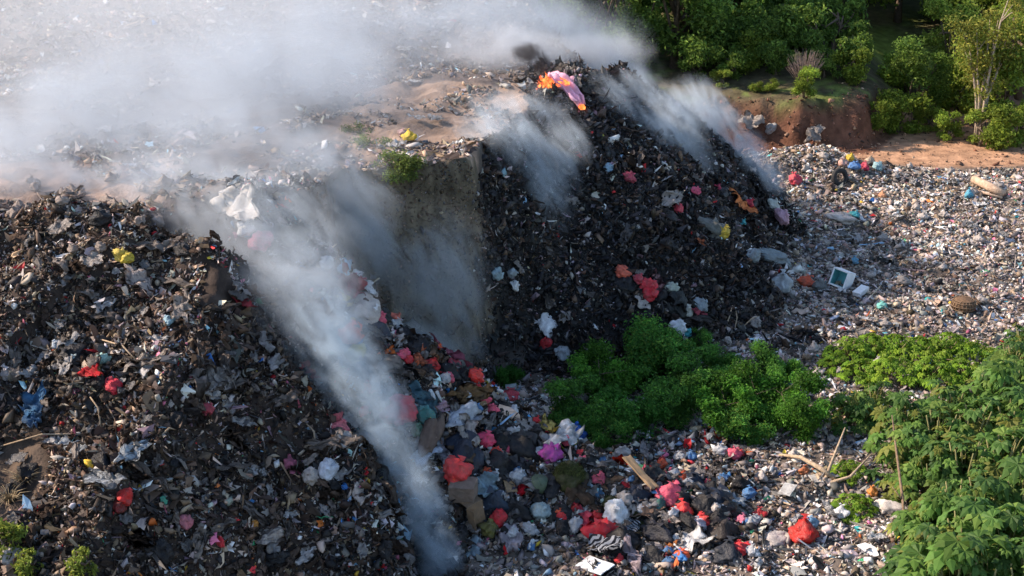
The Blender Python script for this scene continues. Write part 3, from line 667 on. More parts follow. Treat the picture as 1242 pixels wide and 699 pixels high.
 ('plastic_bag', 621, 348, 11, 'white', 'small white bag below the cliff corner', 'bag'),
 ('plastic_bag', 681, 432, 16, (0.4, 0.44, 0.46), 'grey bag below the red bag left of the shrubs', 'bag'),
 # right side of the burning slope
 ('rag', 895, 254, 34, (0.75, 0.24, 0.08), 'long orange rag on the dark slope', 'rag'),
 ('plastic_bag', 904, 252, 14, (0.6, 0.03, 0.06), 'red bag on the long orange rag', 'bag'),
 ('plastic_bag', 842, 235, 12, (0.7, 0.1, 0.2), 'pink bag up the dark slope left of the orange rag', 'bag'),
 ('plastic_bag', 821, 256, 14, (0.75, 0.08, 0.12), 'coral pink bag on the dark slope among pale film', 'bag'),
 ('plastic_sheet', 810, 248, 32, 'pale', 'pale film beside the coral pink bag', 'film'),
 ('plastic_bag', 868, 231, 10, (0.6, 0.05, 0.12), 'tiny red bag above the long orange rag', 'bag'),
 ('plastic_bag', 875, 287, 17, (0.6, 0.44, 0.05), 'yellow bag on the dark slope', 'bag'),
 ('garbage_bag', 862, 280, 38, (0.12, 0.13, 0.125), 'grey tarpaulin lump behind the yellow bag', 'tarpaulin'),
 ('rag', 847, 297, 14, (0.6, 0.2, 0.1), 'rust orange rag below the grey tarpaulin lump', 'rag'),
 ('plastic_bag', 944, 267, 20, (0.5, 0.3, 0.38), 'dusty pink box shaped bag right of the orange rag', 'bag'),
 ('plastic_bag', 934, 252, 18, (0.5, 0.55, 0.52), 'pale green bag above the dusty pink bag', 'bag'),
 ('plastic_bag', 898, 273, 9, 'teal', 'tiny turquoise bag below the long orange rag', 'bag'),
 ('plastic_bag', 908, 315, 18, (0.24, 0.3, 0.35), 'slate bag near the shadow edge of the plain', 'bag'),
 ('sack', 934, 312, 24, (0.2, 0.24, 0.26), 'slate sack at the shadow edge of the plain', 'sack'),
 ('sack', 948, 318, 22, (0.22, 0.26, 0.27), 'second slate sack touching the sunlit ground', 'sack'),
 ('plastic_bag', 965, 224, 17, (0.62, 0.06, 0.1), 'red bag at the right foot of the burning slope', 'bag'),
 ('plastic_bag', 977, 349, 19, (0.72, 0.12, 0.05), 'orange red bag left of the white open box', 'bag'),
 ('plastic_bag', 994, 354, 16, (0.16, 0.18, 0.18), 'dark grey bag between the orange bag and the white open box', 'bag'),
 ('plastic_bag', 945, 356, 30, (0.42, 0.46, 0.48), 'pale grey film bag left of the orange red bag', 'bag'),
 ('foam_block', 1044, 358, 17, 'white', 'small white frame lying right of the white open box', 'frame'),
 ('plastic_bag', 1070, 375, 10, (0.2, 0.6, 0.55), 'mint scrap on the sunlit plain', 'bag'),
 ('plastic_bag', 1036, 321, 11, (0.1, 0.3, 0.45), 'blue scrap behind the white open box', 'bag'),
 ('plastic_bag', 1036, 264, 12, 'teal', 'turquoise bag on the grey plain under the red bank', 'bag'),
 ('plastic_bag', 1175, 241, 14, (0.1, 0.4, 0.55), 'blue bag beside the timber log', 'bag'),
 ('plastic_bag', 1070, 241, 12, (0.6, 0.3, 0.16), 'peach bag on the plain left of the timber log', 'bag'),
 ('sack', 1022, 267, 24, 'pale', 'pale sack left of the turquoise bag', 'sack'),
 # colourful heap under the bank
 ('plastic_bag', 1029, 196, 12, (0.7, 0.5, 0.05), 'yellow bag on the colourful heap under the red bank', 'bag'),
 ('plastic_bag', 1036, 206, 14, (0.1, 0.25, 0.55), 'blue bag on the colourful heap under the red bank', 'bag'),
 ('plastic_bag', 1047, 207, 14, (0.55, 0.05, 0.1), 'crimson bag on the colourful heap under the red bank', 'bag'),
 ('plastic_bag', 1054, 200, 14, (0.55, 0.42, 0.3), 'cream bag on the colourful heap under the red bank', 'bag'),
 ('plastic_bag', 1062, 207, 13, (0.3, 0.5, 0.55), 'aqua bag on the colourful heap under the red bank', 'bag'),
 ('plastic_bag', 1022, 203, 13, (0.6, 0.36, 0.3), 'salmon bag on the colourful heap under the red bank', 'bag'),
 ('garbage_bag', 1074, 202, 18, (0.08, 0.055, 0.04), 'brown bundle right of the colourful heap under the red bank', 'bundle'),
 ('plastic_sheet', 912, 150, 26, 'pale', 'long pale sheet on the pale pile under the red bank', 'sheet'),
 ('plastic_sheet', 985, 166, 24, 'pale', 'pale crumpled sheet against the foot of the red bank', 'sheet'),
 ('garbage_bag', 935, 156, 17, (0.3, 0.29, 0.28), 'grey bulging bag on top of the pale pile under the bank', 'bag'),
 # near mound
 ('plastic_bag', 146, 312, 17, (0.62, 0.47, 0.08), 'yellow bag upper of two high on the near mound', 'bag'),
 ('plastic_bag', 155, 318, 14, (0.65, 0.5, 0.06), 'yellow bag lower of two high on the near mound', 'bag'),
 ('plastic_sheet', 75, 280, 28, 'pale', 'grey white film near the sunlit crest of the mound', 'film'),
 ('plastic_sheet', 112, 320, 22, 'pale', 'white film left of the two yellow bags', 'film'),
 ('plastic_sheet', 168, 345, 34, (0.5, 0.44, 0.42), 'pale pinkish film below the yellow bags', 'film'),
 ('plastic_bag', 207, 393, 13, (0.35, 0.55, 0.66), 'light blue bag in the middle of the near mound', 'bag'),
 ('plastic_sheet', 222, 382, 34, 'pale', 'pale film above the light blue bag on the mound', 'film'),
 ('plastic_bag', 127, 443, 15, (0.3, 0.5, 0.46), 'mint green bag on the left of the near mound', 'bag'),
 ('plastic_bag', 91, 441, 12, (0.4, 0.5, 0.52), 'pale aqua bag left of the mint green bag', 'bag'),
 ('plastic_bag', 70, 425, 14, (0.5, 0.58, 0.66), 'pale blue bag up left of the mint green bag', 'bag'),
 ('plastic_bag', 10, 455, 20, (0.55, 0.5, 0.5), 'whitish round bag at the left edge of the photo', 'bag'),
 ('rag', 113, 459, 28, (0.5, 0.03, 0.04), 'red rag below the mint green bag', 'rag'),
 ('plastic_bag', 137, 473, 17, (0.65, 0.03, 0.06), 'bright red bag right of the blue cloth', 'bag'),
 ('rag', 50, 497, 42, (0.08, 0.2, 0.38), 'crumpled blue cloth on the left of the near mound', 'cloth'),
 ('rag', 42, 514, 34, (0.08, 0.18, 0.34), 'lower fold of blue cloth just under the crumpled blue cloth', 'cloth'),
 ('plastic_bag', 149, 607, 20, (0.65, 0.03, 0.03), 'round red bag low on the near mound', 'bag'),
 ('plastic_bag', 143, 617, 17, (0.22, 0.03, 0.03), 'dark maroon bag under the round red bag', 'bag'),
 ('plastic_sheet', 202, 601, 18, (0.5, 0.6, 0.62), 'pale blue film right of the round red bag', 'film'),
 ('plastic_bag', 198, 610, 11, (0.1, 0.45, 0.3), 'small green scrap below the pale blue film', 'bag'),
 ('plastic_bag', 222, 637, 17, (0.5, 0.16, 0.2), 'dusky pink bag low on the near mound', 'bag'),
 ('plastic_bag', 265, 660, 12, (0.7, 0.03, 0.05), 'small red bag near the bottom of the near mound', 'bag'),
 ('plastic_bag', 308, 637, 10, (0.65, 0.3, 0.06), 'tiny orange bag near the bottom of the near mound', 'bag'),
 ('plastic_bag', 248, 500, 16, (0.4, 0.05, 0.08), 'dark red bag in the lower middle of the near mound', 'bag'),
 ('plastic_sheet', 275, 495, 26, 'pale', 'white loop of film right of the dark red bag', 'film'),
 ('plastic_sheet', 262, 468, 40, 'pale', 'long pale film above the white loop', 'film'),
 ('plastic_bag', 397, 576, 24, (0.55, 0.6, 0.68), 'white and blue bag on the right flank of the near mound', 'bag'),
 ('rag', 353, 571, 20, (0.5, 0.16, 0.24), 'pink rag left of the white and blue bag', 'rag'),
 ('plastic_bag', 376, 582, 18, 'pale', 'pale bag between the pink rag and the white and blue bag', 'bag'),
 ('plastic_bag', 410, 526, 22, (0.5, 0.12, 0.16), 'dusty red bag on the mound edge beside the smoke', 'bag'),
 ('plastic_bag', 405, 513, 14, (0.45, 0.08, 0.1), 'small dull red bag above the dusty red bag', 'bag'),
 ('rag', 288, 372, 24, (0.4, 0.04, 0.06), 'dark red rag under the ridge beside the smoke', 'rag'),
 ('rag', 368, 455, 26, (0.22, 0.03, 0.03), 'maroon rag on the mound edge above the dusty red bag', 'rag'),
 ('plastic_sheet', 90, 550, 30, (0.5, 0.55, 0.6), 'pale bluish film below the blue cloth', 'film'),
 ('plastic_sheet', 160, 555, 36, (0.5, 0.58, 0.66), 'bluish white film in the lower middle left of the mound', 'film'),
 ('plastic_sheet', 130, 590, 40, (0.4, 0.44, 0.48), 'grey blue film above the round red bag', 'film'),
 ('plastic_sheet', 113, 522, 18, 'pale', 'pale bag scrap right of the lower blue fold', 'film'),
 ('plastic_sheet', 325, 655, 24, 'pale', 'pale dangling film at the bottom of the near mound', 'film'),
 ('plastic_bag', 300, 280, 24, 'white', 'white bag just below the big white tarpaulin', 'bag'),
 # plateau
 ('plastic_bag', 497, 173, 16, (0.7, 0.5, 0.05), 'yellow bag on the edge of the dump above the cliff', 'bag'),
 ('plastic_bag', 489, 167, 14, (0.55, 0.36, 0.34), 'pale pink bag left of the yellow bag above the cliff', 'bag'),
 ('plastic_bag', 738, 207, 14, 'sky', 'pale scrap on the upper dark slope', 'bag'),
 ('plastic_bag', 761, 219, 14, (0.5, 0.07, 0.12), 'red pink scrap on the upper dark slope', 'bag'),
 ('plastic_bag', 729, 168, 7, (0.5, 0.5, 0.1), 'tiny yellow scrap below the burning pink cloth', 'bag'),
]
for it in ITEMS:
    kind = it[0]
    o = put(kind, *it[1:6], it[6])
# box like bags tilt so that their open side shows
def find(label): return next(o for o in C.objects if o.get('label') == label)
b_ = find('open tan cardboard box lying below the dark blue black bag'); b_.rotation_quaternion = Euler((0, R(-98), R(32))).to_quaternion(); b_.location.z += 0.2
b_ = find('brown grocery carton standing under the big red bag'); b_.rotation_quaternion = Euler((R(8), 0, R(-12))).to_quaternion()
b_ = find('long tan cardboard strip sloping down from the vivid red rag'); b_.rotation_quaternion = Euler((R(-8), R(22), R(-52))).to_quaternion(); b_.scale = (b_.scale.x * 1.25, b_.scale.x * .42, b_.scale.x); b_.location.z += 0.22

# many look-alike scraps: countable, in groups
GROUPS = [
 ('plastic_bag', 'pale', 'pale grey plastic bag lying among the grey waste of the flat ground', 'bag', 'pale bags on the flat ground', 70, (1, 24, 31, 65), (0.2, 0.42), lambda x, y, z: z < 1.2 and y < 65.4 and not (x > 14 and y > 63)),
 ('plastic_sheet', 'white', 'white crumpled film lying among the grey waste of the flat ground', 'film', 'white films on the flat ground', 55, (1, 24, 31, 64), (0.25, 0.55), lambda x, y, z: z < 1.2 and not (x > 14 and y > 63)),
 ('plastic_sheet', 'grey', 'grey dusty film on the charred burning slope', 'film', 'grey films on the burning slope', 40, (0, 11, 41.5, 60), (0.25, 0.5), lambda x, y, z: z > 0.8),
 ('garbage_bag', (0.03, 0.03, 0.033), 'black plastic bag lying on the charred burning slope', 'garbage bag', 'black bags on the burning slope', 24, (0, 11, 41.5, 60), (0.25, 0.5), lambda x, y, z: z > 0.6),
 ('plastic_sheet', (0.42, 0.41, 0.41), 'pale film caught in the brown waste of the near mound', 'film', 'pale films on the near mound', 60, (-13.5, -2, 25, 35.5), (0.2, 0.5), lambda x, y, z: z > 0.9),
 ('rag', (0.1, 0.07, 0.055), 'brown rag caught in the waste of the near mound', 'rag', 'brown rags on the near mound', 75, (-13.5, -2, 25, 35.8), (0.25, 0.58), lambda x, y, z: z > 0.9),
 ('garbage_bag', BLK, 'black plastic bag half buried in the near mound', 'garbage bag', 'black bags in the near mound', 26, (-13, -2, 25.5, 35), (0.3, 0.6), lambda x, y, z: z > 0.9),
 ('garbage_bag', BLK, 'black garbage bag among the coloured bags of the spur', 'garbage bag', 'black bags on the spur', 46, (-3.5, 6, 29.8, 36), (0.35, 0.65), lambda x, y, z: z > 0.35 and (x > -1.2 or y > 33.6)),
 ('plastic_sheet', 'pale', 'pale film among the coloured bags of the spur', 'film', 'pale films on the spur', 50, (-3.5, 6.5, 29.8, 36), (0.25, 0.5), lambda x, y, z: z > 0.2),
 ('rag', 'brown', 'brown rag among the coloured bags of the spur', 'rag', 'brown rags on the spur', 22, (-4, 6, 29.8, 36.3), (0.35, 0.7), lambda x, y, z: z > 0.35),
 ('plastic_strip', (0.2, 0.17, 0.15), 'long torn strip of dirty plastic tangled in the near mound', 'strip', 'torn strips in the near mound', 80, (-13.5, -2, 25, 36), (0.45, 1.0), lambda x, y, z: z > 0.9),
 ('plastic_strip', (0.3, 0.29, 0.29), 'long torn strip of plastic trailing over the garbage of the spur', 'strip', 'torn strips on the spur', 40, (-4, 6, 29.8, 36.3), (0.45, 0.9), lambda x, y, z: z > 0.3),
 ('plastic_strip', (0.06, 0.055, 0.055), 'long sooty strip lying on the charred burning slope', 'strip', 'sooty strips on the burning slope', 50, (0, 11, 41.5, 60), (0.5, 1.0), lambda x, y, z: z > 0.8),
 ('plastic_bag', RED, 'small red plastic bag tumbled among the black bags of the spur', 'bag', 'small red bags on the spur', 26, (-3.5, 6.5, 29.6, 36.2), (0.2, 0.38), lambda x, y, z: z > 0.2 and (x > -1.2 or y > 33.6)),
 ('plastic_bag', PINK, 'small pink plastic bag tumbled among the black bags of the spur', 'bag', 'small pink bags on the spur', 16, (-3.5, 6.5, 29.6, 36.2), (0.2, 0.38), lambda x, y, z: z > 0.2 and (x > -1.2 or y > 33.6)),
 ('plastic_bag', ORG, 'small orange red plastic bag tumbled among the black bags of the spur', 'bag', 'small orange red bags on the spur', 12, (-3.5, 6.5, 29.6, 36.2), (0.2, 0.38), lambda x, y, z: z > 0.2 and (x > -1.2 or y > 33.6)),
 ('plastic_bag', (.5, .52, .55), 'small whitish plastic bag tumbled among the black bags of the spur', 'bag', 'small whitish bags on the spur', 34, (-3.5, 6.5, 29.6, 36.2), (0.2, 0.38), lambda x, y, z: z > 0.2 and (x > -1.2 or y > 33.6)),
 ('plastic_bag', (.07, .2, .42), 'small blue plastic bag tumbled among the black bags of the spur', 'bag', 'small blue bags on the spur', 12, (-3.5, 6.5, 29.6, 36.2), (0.2, 0.38), lambda x, y, z: z > 0.2 and (x > -1.2 or y > 33.6)),
 ('bottle', (0.55, 0.6, 0.62), 'clear plastic bottle lying among the coloured bags of the spur', 'bottle', 'bottles on the spur', 26, (-3, 6.5, 29.8, 36), (0.28, 0.36), lambda x, y, z: z > 0.2),
 ('plastic_sheet', 'white', 'white film lying on the dusty top of the dump', 'film', 'white films on the dump top', 50, (-22, 1, 37, 62), (0.25, 0.6), lambda x, y, z: z > 6.3),
 ('plastic_bag', (0.34, 0.27, 0.23), 'dusty pale bag on the crest of the near mound', 'bag', 'dusty bags on the mound crest', 26, (-14.5, -8.5, 34, 38.5), (0.2, 0.4), lambda x, y, z: z > 5.8),
]
rr = random.Random(5)
for kind, col, label, cat, grp, num, (x0, x1, y0, y1), (s0, s1), ok in GROUPS:
    got = tries = 0
    while got < num and tries < num * 40:
        tries += 1
        x, y = rr.uniform(x0, x1), rr.uniform(y0, y1); z = float(height(x, y))
        u, v, d = project(np.array([[x, y, z]]))
        if not (15 < u[0] < W - 15 and 8 < v[0] < H - 8) or not ok(x, y, z): continue
        hp = hit(u[0], v[0])
        if (hp - Vector((x, y, z))).length > 0.5: continue
        c = PAL[col] if isinstance(col, str) else col
        f_ = rr.uniform(.75, 1.2); c = tuple(min(.85, q * f_) for q in c)
        put(kind, 0, 0, rr.uniform(s0, s1), c, label, cat, grp, at=(x, y, z)); got += 1

# ------------------------------------------------------------------ single built things
def small_frame(p, s):
    pass
# white open box with teal inside
p = hit(1013, 352)
bm = bmesh.new(); w, h, d, t = .6, .6, .5, .055
for c, s in (((0, d - t / 2, h / 2), (w, t, h)), ((-w / 2 + t / 2, (d - t) / 2, h / 2), (t, d - t - .004, h)), ((w / 2 - t / 2, (d - t) / 2, h / 2), (t, d - t - .004, h)), ((0, (d - t) / 2, t / 2), (w - 2 * t - .004, d - t - .004, t)), ((0, (d - t) / 2, h - t / 2), (w - 2 * t - .004, d - t - .004, t))): box(bm, c, s)
o = link('storage_box', bm_mesh(bm, 'case', False), None, M_FOAM); o.color = (.78, .8, .82, 1); o.location = p + Vector((0, 0, .12)); o.rotation_euler = (R(-20), R(6), R(-44))
bv = o.modifiers.new('b', 'BEVEL'); bv.width = .012; bv.segments = 2
tag(o, 'white box lying on its side with an open teal inside, on the sunlit plain', 'box')
bm = bmesh.new()
w2, e = w / 2 - t, .004
for c, s in (((0, d - t - .006, h / 2), (2 * w2 - .02, .008, h - 2 * t - .02)), ((-w2 + .006, (d - t) / 2, h / 2), (.008, d - t - .04, h - 2 * t - .02)), ((w2 - .006, (d - t) / 2, h / 2), (.008, d - t - .04, h - 2 * t - .02)), ((0, (d - t) / 2, t + .006), (2 * w2 - .04, d - t - .04, .008)), ((0, (d - t) / 2, h - t - .006), (2 * w2 - .04, d - t - .04, .008))): box(bm, c, s)
o2 = link('lining', bm_mesh(bm, 'lining', False), o, M_FOAM); o2.color = (.12, .42, .44, 1)
# log
def wood(name, pts, rad, label, cat, col=(.3, .2, .14), branches=(), grp=None, part='twig'):
    base = Vector(pts[0]); bm = bmesh.new(); tube(bm, [Vector(q) - base for q in pts], rad, 8)
    o = link(name, bm_mesh(bm, name), None, M_WOOD); o.location = base; o.color = (*col, 1); tag(o, label, cat, grp)
    for bp, br in branches:
        bm = bmesh.new(); tube(bm, [Vector(q) - base for q in bp], br, 6); c = link(part, bm_mesh(bm, part), o, M_WOOD); c.color = (*col, 1)
    return o
def gp(px, py, up=0.1): q = hit(px, py); return q + Vector((0, 0, up))
wood('log', [gp(1180, 226, .3), gp(1200, 236, .3), gp(1217, 243, .25)], [.16, .18, .17], 'sunlit timber log lying across the grey plain at the right', 'log', (.5, .36, .26), [([gp(1178, 236, .2), gp(1215, 246, .2)], [.06, .05])], part='splinter')
wood('branch', [gp(945, 556, .1), gp(970, 570, .35), gp(995, 582, .3), gp(1012, 588, .15)], [.03, .05, .06, .05], 'bare driftwood branch lying on the plain beside the castor plants', 'branch', (.42, .32, .22),
     [([gp(1000, 588, .1), gp(1010, 575, .5), gp(1022, 558, .9)], [.05, .035, .02]), ([gp(1008, 590, .1), gp(1030, 592, .3), gp(1054, 578, .6)], [.05, .04, .02]), ([gp(990, 584, .2), gp(1000, 598, .1)], [.04, .02])])
wood('branch', [gp(1098, 676, .1), gp(1092, 640, .7), gp(1082, 600, 1.2), gp(1076, 570, 1.5)], [.04, .035, .03, .015], 'thin bare stem leaning against the castor plants', 'stem', (.2, .14, .09), [([gp(1092, 640, .7), gp(1078, 632, .9)], [.02, .01])])
for k, (a, b, lab) in enumerate((((0, 548), (98, 533), 'long dry branch across the left of the near mound'), ((110, 488), (124, 530), 'thin bent stick beside the bright red bag on the mound'), ((192, 538), (214, 528), 'short pale stick in the middle of the near mound'), ((123, 418), (170, 448), 'long brown stick above the mint green bag'), ((888, 375), (876, 412), 'dry stalk standing left behind the shrubs'), ((892, 380), (890, 410), 'dry stalk standing right behind the shrubs'), ((898, 404), (920, 388), 'dry stalk leaning on the ground behind the shrubs'), ((372, 520), (384, 552), 'pale broken stick near the dusty red bag'), ((476, 610), (484, 630), 'forked twig beside the smoking slot'))):
    A, B = gp(*a, .12), gp(*b, .12); mid = (A + B) / 2 + Vector((.06, 0, .14))
    wood('stick', [A, mid, B], [.014, .02, .016], lab, 'stick', (.34, .26, .18))
# wicker basket
p = hit(1168, 376); bm = bmesh.new(); prof = [(.3, 0), (.42, .12), (.46, .26), (.42, .4), (.36, .47)]
o = empty('wicker_basket', p + Vector((0, 0, -.03)), .4); o.scale = (.82,) * 3; tag(o, 'brown round wicker basket lying on the sunlit plain above the green plants', 'basket')
tube(bm, [(0, 0, z) for r, z in prof], [r for r, z in prof], 22, True); b = link('basket_body', bm_mesh(bm, 'basket'), o, M_WOOD); b.color = (.16, .1, .06, 1)
bm = bmesh.new()
for k in range(22):
    a = 2 * math.pi * k / 22; tube(bm, [((r + .014) * math.cos(a), (r + .014) * math.sin(a), z) for r, z in prof], [.013] * 5, 5)
for r, z in prof[1:]:
    tube(bm, [((r + .022) * math.cos(a), (r + .022) * math.sin(a), z) for a in [2 * math.pi * q / 24 for q in range(25)]], [.014] * 25, 5)
b = link('basket_weave', bm_mesh(bm, 'weave'), o, M_WOOD); b.color = (.22, .15, .1, 1)
# tyre
p = hit(1018, 224); bm = bmesh.new()
segs, ring = 36, []
for k in range(segs):
    a = 2 * math.pi * k / segs; rw = []
    for q in range(12):
        b_ = 2 * math.pi * q / 12; rr_ = .28 + .095 * math.copysign(abs(math.cos(b_)) ** .7, math.cos(b_)); rw.append(bm.verts.new((rr_ * math.cos(a), .1 * math.copysign(abs(math.sin(b_)) ** .7, math.sin(b_)), rr_ * math.sin(a))))
    ring.append(rw)
for k in range(segs):
    for q in range(12): bm.faces.new((ring[k][q], ring[k][(q + 1) % 12], ring[(k + 1) % segs][(q + 1) % 12], ring[(k + 1) % segs][q]))
o = link('tyre', bm_mesh(bm, 'tyre'), None, M_CHAR); o.color = (.03, .03, .032, 1); o.location = p + Vector((0, 0, .3)); o.rotation_euler = (R(-14), 0, R(25)); tag(o, 'old black tyre standing in the waste below the colourful heap', 'tyre')
# grass balls
def hair_ball(seed, n=2600):
    rs = np.random.default_rng(seed); d = rs.normal(size=(n, 3)); d /= np.linalg.norm(d, axis=1)[:, None]; d[:, 2] = np.abs(d[:, 2]) * rs.choice([1, -.4], n)
    base = d * rs.uniform(.36, .46, (n, 1)) * np.array([1, 1, .85]); t = rs.normal(size=(n, 3)); t -= d * np.sum(t * d, 1)[:, None]; t /= np.linalg.norm(t, axis=1)[:, None]
    L = rs.uniform(.08, .2, (n, 1)); sd = np.cross(t, d) * .009
    A = base - sd; B = base + sd; Cc = base + t * L + d * .05
    V = np.stack([A, B, Cc], 1).reshape(-1, 3); V[:, 2] += .3
    me = fast_mesh('grass_blades', V, np.arange(len(V)).reshape(-1, 3), 3)
    c = np.array([(.07, .085, .025)]) * np.exp(rs.normal(0, .35, (n, 1))); set_col(me, np.repeat(c, 3, 0)); me.materials.append(M_LEAF); return me
hb = hair_ball(3)
for k, (px, py, s, lab) in enumerate(((690, 585, 42, 'round mossy ball of cut grass below the magenta bag'), (742, 612, 26, 'flattened clump of cut grass above the white bag with red edge'), (771, 622, 20, 'small clump of cut grass beside the patterned cushion cover'), (774, 642, 26, 'dull clump of cut grass right of the upper striped cloth'))):
    p = hit(px, py); sw = s * depth_of(p) / F
    o = link('grass_clump', bag_body(90 + k, .8, 1.0, .1), None, M_CLOTH); o.color = (.04, .045, .016, 1); o.location = p; o.scale = (sw, sw, sw * (1 if k == 0 else .7)); o.location.z -= .08 * sw
    c = link('grass_blades', hb, o); tag(o, lab, 'grass clump')

# ------------------------------------------------------------------ fire and burning cloth
fp = hit(664, 106) - Vector((0, 0, .05))
def flame_mesh(seed, n, spread, hgt):
    rs = random.Random(seed); bm = bmesh.new()
    for k in range(n):
        c = Vector((rs.uniform(-spread, spread), rs.uniform(-.2, .2), 0)); hh = hgt * rs.uniform(.45, 1) * (1 - .5 * abs(c.x) / spread); r = .085 * rs.uniform(.5, 1.3); dx = rs.uniform(-.45, .05)
        pts = [c + Vector((dx * t * t * hh + .07 * math.sin(5 * t + k), .04 * math.sin(4 * t + k), hh * t)) for t in (0, .2, .4, .6, .8, 1)]
        tube(bm, pts, [r * .7, r, r * .9, r * .6, r * .3, .004], 9)
    return bm_mesh(bm, 'flame')
o = link('fire', flame_mesh(2, 13, .27, .72), None, M_FLAME); o.location = fp; tag(o, 'orange flames burning on the crest above the pink cloth', 'fire')
q = hit(653, 108); o = link('fire', flame_mesh(5, 4, .2, .4), None, M_FLAME); o.location = q - Vector((0, 0, .05)); tag(o, 'small low flame left of the main fire on the crest', 'fire')
# pink cloth draped down the slope
A0, B0 = hit(668, 103), hit(709, 142)
bm = bmesh.new(); rows = []
ax = (B0 - A0); ax.z = 0; ln_ = ax.length; ax.normalize(); sx = Vector((-ax.y, ax.x, 0)) * -1
for k in range(30):
    t = k / 29; row = []; wid_ = .3 + .5 * math.sin(min(1, t * 1.5) * 1.7) - .62 * max(0, t - .45) + .1 * math.sin(t * 17)
    for j in range(17):
        v = j / 16 - .5
        q = A0 + ax * ln_ * (t - .06) + sx * (v * wid_ + .06 * math.sin(t * 7))
        fold = .11 * math.sin(v * 17 + .8 * math.sin(t * 9)) + .03 * math.sin(t * 23 + v * 5)
        row.append(bm.verts.new((q.x, q.y, float(height(q.x, q.y)) + .26 + fold)))
    rows.append(row)
for k in range(29):
    for j in range(16): bm.faces.new((rows[k][j], rows[k][j + 1], rows[k + 1][j + 1], rows[k + 1][j]))
ctr = sum((v.co for v in bm.verts), Vector()) / len(bm.verts); bmesh.ops.translate(bm, vec=-ctr, verts=bm.verts); bmesh.ops.solidify(bm, geom=bm.faces[:], thickness=.03)
o = link('burning_cloth', bm_mesh(bm, 'cloth'), None, M_CLOTH); o.location = ctr; o.color = (.85, .46, .6, 1); tag(o, 'pink cloth hanging down the burning slope with its edge on fire', 'cloth')
for k, (px, py, n_, sp, hh) in enumerate(((684, 109, 6, .3, .26), (706, 139, 3, .12, .22))):
    q = hit(px, py); f = link('edge_flame', flame_mesh(11 + k, n_, sp, hh), o, M_FLAME); f.location = q - ctr + Vector((0, -.1, .2))

# ------------------------------------------------------------------ plants
def leaf_cloud(seed, n, rad, lobes, leaf, cols, drop=0.25, up=0.3, shell=0.5):
    """n small leaves spread through the volume of several lobes; lobes: list of (centre, radii, share)"""
    rs = np.random.default_rng(seed); pts = []; cc = []
    w = np.array([l_[2] for l_ in lobes], float); w /= w.sum(); which = rs.choice(len(lobes), n, p=w)
    d = rs.normal(size=(n, 3)); d /= np.linalg.norm(d, axis=1)[:, None]
    r = (rs.random(n) ** shell)[:, None]
    c = np.array([l_[0] for l_ in lobes])[which]; ra = np.array([l_[1] for l_ in lobes])[which]
    tw = 1 + 0.35 * np.sin(d[:, :1] * 7 + which[:, None]) * np.sin(d[:, 1:2] * 9 + 2.0 * which[:, None])
    P = c + d * r * ra * tw
    sz = leaf * rs.uniform(.6, 1.35, n)
    nrm = d * .6 + rs.normal(0, .55, (n, 3)) + np.array([0, 0, up]); nrm /= np.linalg.norm(nrm, axis=1)[:, None]
    t = rs.normal(size=(n, 3)); t -= nrm * np.sum(t * nrm, 1)[:, None]; t /= np.linalg.norm(t, axis=1)[:, None]; b = np.cross(nrm, t)
    t = t * sz[:, None]; b = b * (sz * .5)[:, None]; bend = nrm * (sz * .15)[:, None]
    V = np.stack([P - t * .5, P + b * .5 + bend, P + t * .5 - bend, P - b * .5 + bend], 1).reshape(-1, 3)
    me = fast_mesh('foliage', V, np.arange(len(V)).reshape(-1, 4), 4)
    cl = np.array(cols)[np.minimum((rs.random(n) * len(cols)).astype(int), len(cols) - 1)] * np.exp(rs.normal(0, .22, (n, 1))) * np.exp(rs.normal(0, .18, len(lobes)))[which][:, None]
    set_col(me, np.repeat(cl, 4, 0)); smooth(me, False); me.materials.append(M_LEAF)
    return me
G_DARK = [(.15, .24, .045), (.18, .27, .05), (.11, .19, .045)]
G_MID = [(.2, .28, .04), (.25, .32, .045), (.15, .23, .04)]
G_LIGHT = [(.23, .31, .05), (.28, .33, .06), (.18, .26, .045)]
G_YEL = [(.42, .4, .04), (.24, .27, .04), (.15, .2, .04)]
def limb_trunk(seed, hgt, r, tips, bend=.25, seg=7):
    rs = random.Random(seed); bm = bmesh.new()
    k = 5; pts = [Vector((bend * math.sin(i * 1.3 + seed) * i / k, bend * math.cos(i * 1.1 + seed) * i / k, hgt * i / k)) for i in range(k + 1)]
    tube(bm, pts, [r * (1.25 if i == 0 else 1) * (1 - .75 * i / k) for i in range(k + 1)], seg)
    for tp in tips:
        i = rs.randint(1, 4); a = pts[i]; tp = Vector(tp); m_ = (a + tp) / 2 + Vector((rs.uniform(-.2, .2), rs.uniform(-.2, .2), .15))
        tube(bm, [a, m_, tp], [r * .45, r * .3, r * .08], 5)
    return bm_mesh(bm, 'trunk')
def tree_proto(name, seed, hgt, rad, nl, nleaf, leaf, cols, low=.25, tr=1.0):
    rs = random.Random(seed); lobes = []; tips = []
    for k in range(nl):
        a = rs.uniform(0, 6.28); q = rs.random() ** .5 * rad * .75; zz = hgt * (low + (1 - low) * rs.uniform(.1, .92)); q *= 1.15 - .7 * abs(zz / hgt - .6)
        s = rad * rs.uniform(.26, .46); c = (q * math.cos(a), q * math.sin(a), zz); lobes.append((c, (s, s, s * .72), s * s)); tips.append(c)
    o = empty(name, PARK)
    reg(o, link('trunk', limb_trunk(seed, hgt * .8, (hgt * .022 + .05) * tr, tips), o, M_BARK)); reg(o, link('crown', leaf_cloud(seed, nleaf, rad, lobes, leaf, cols), o)); return o
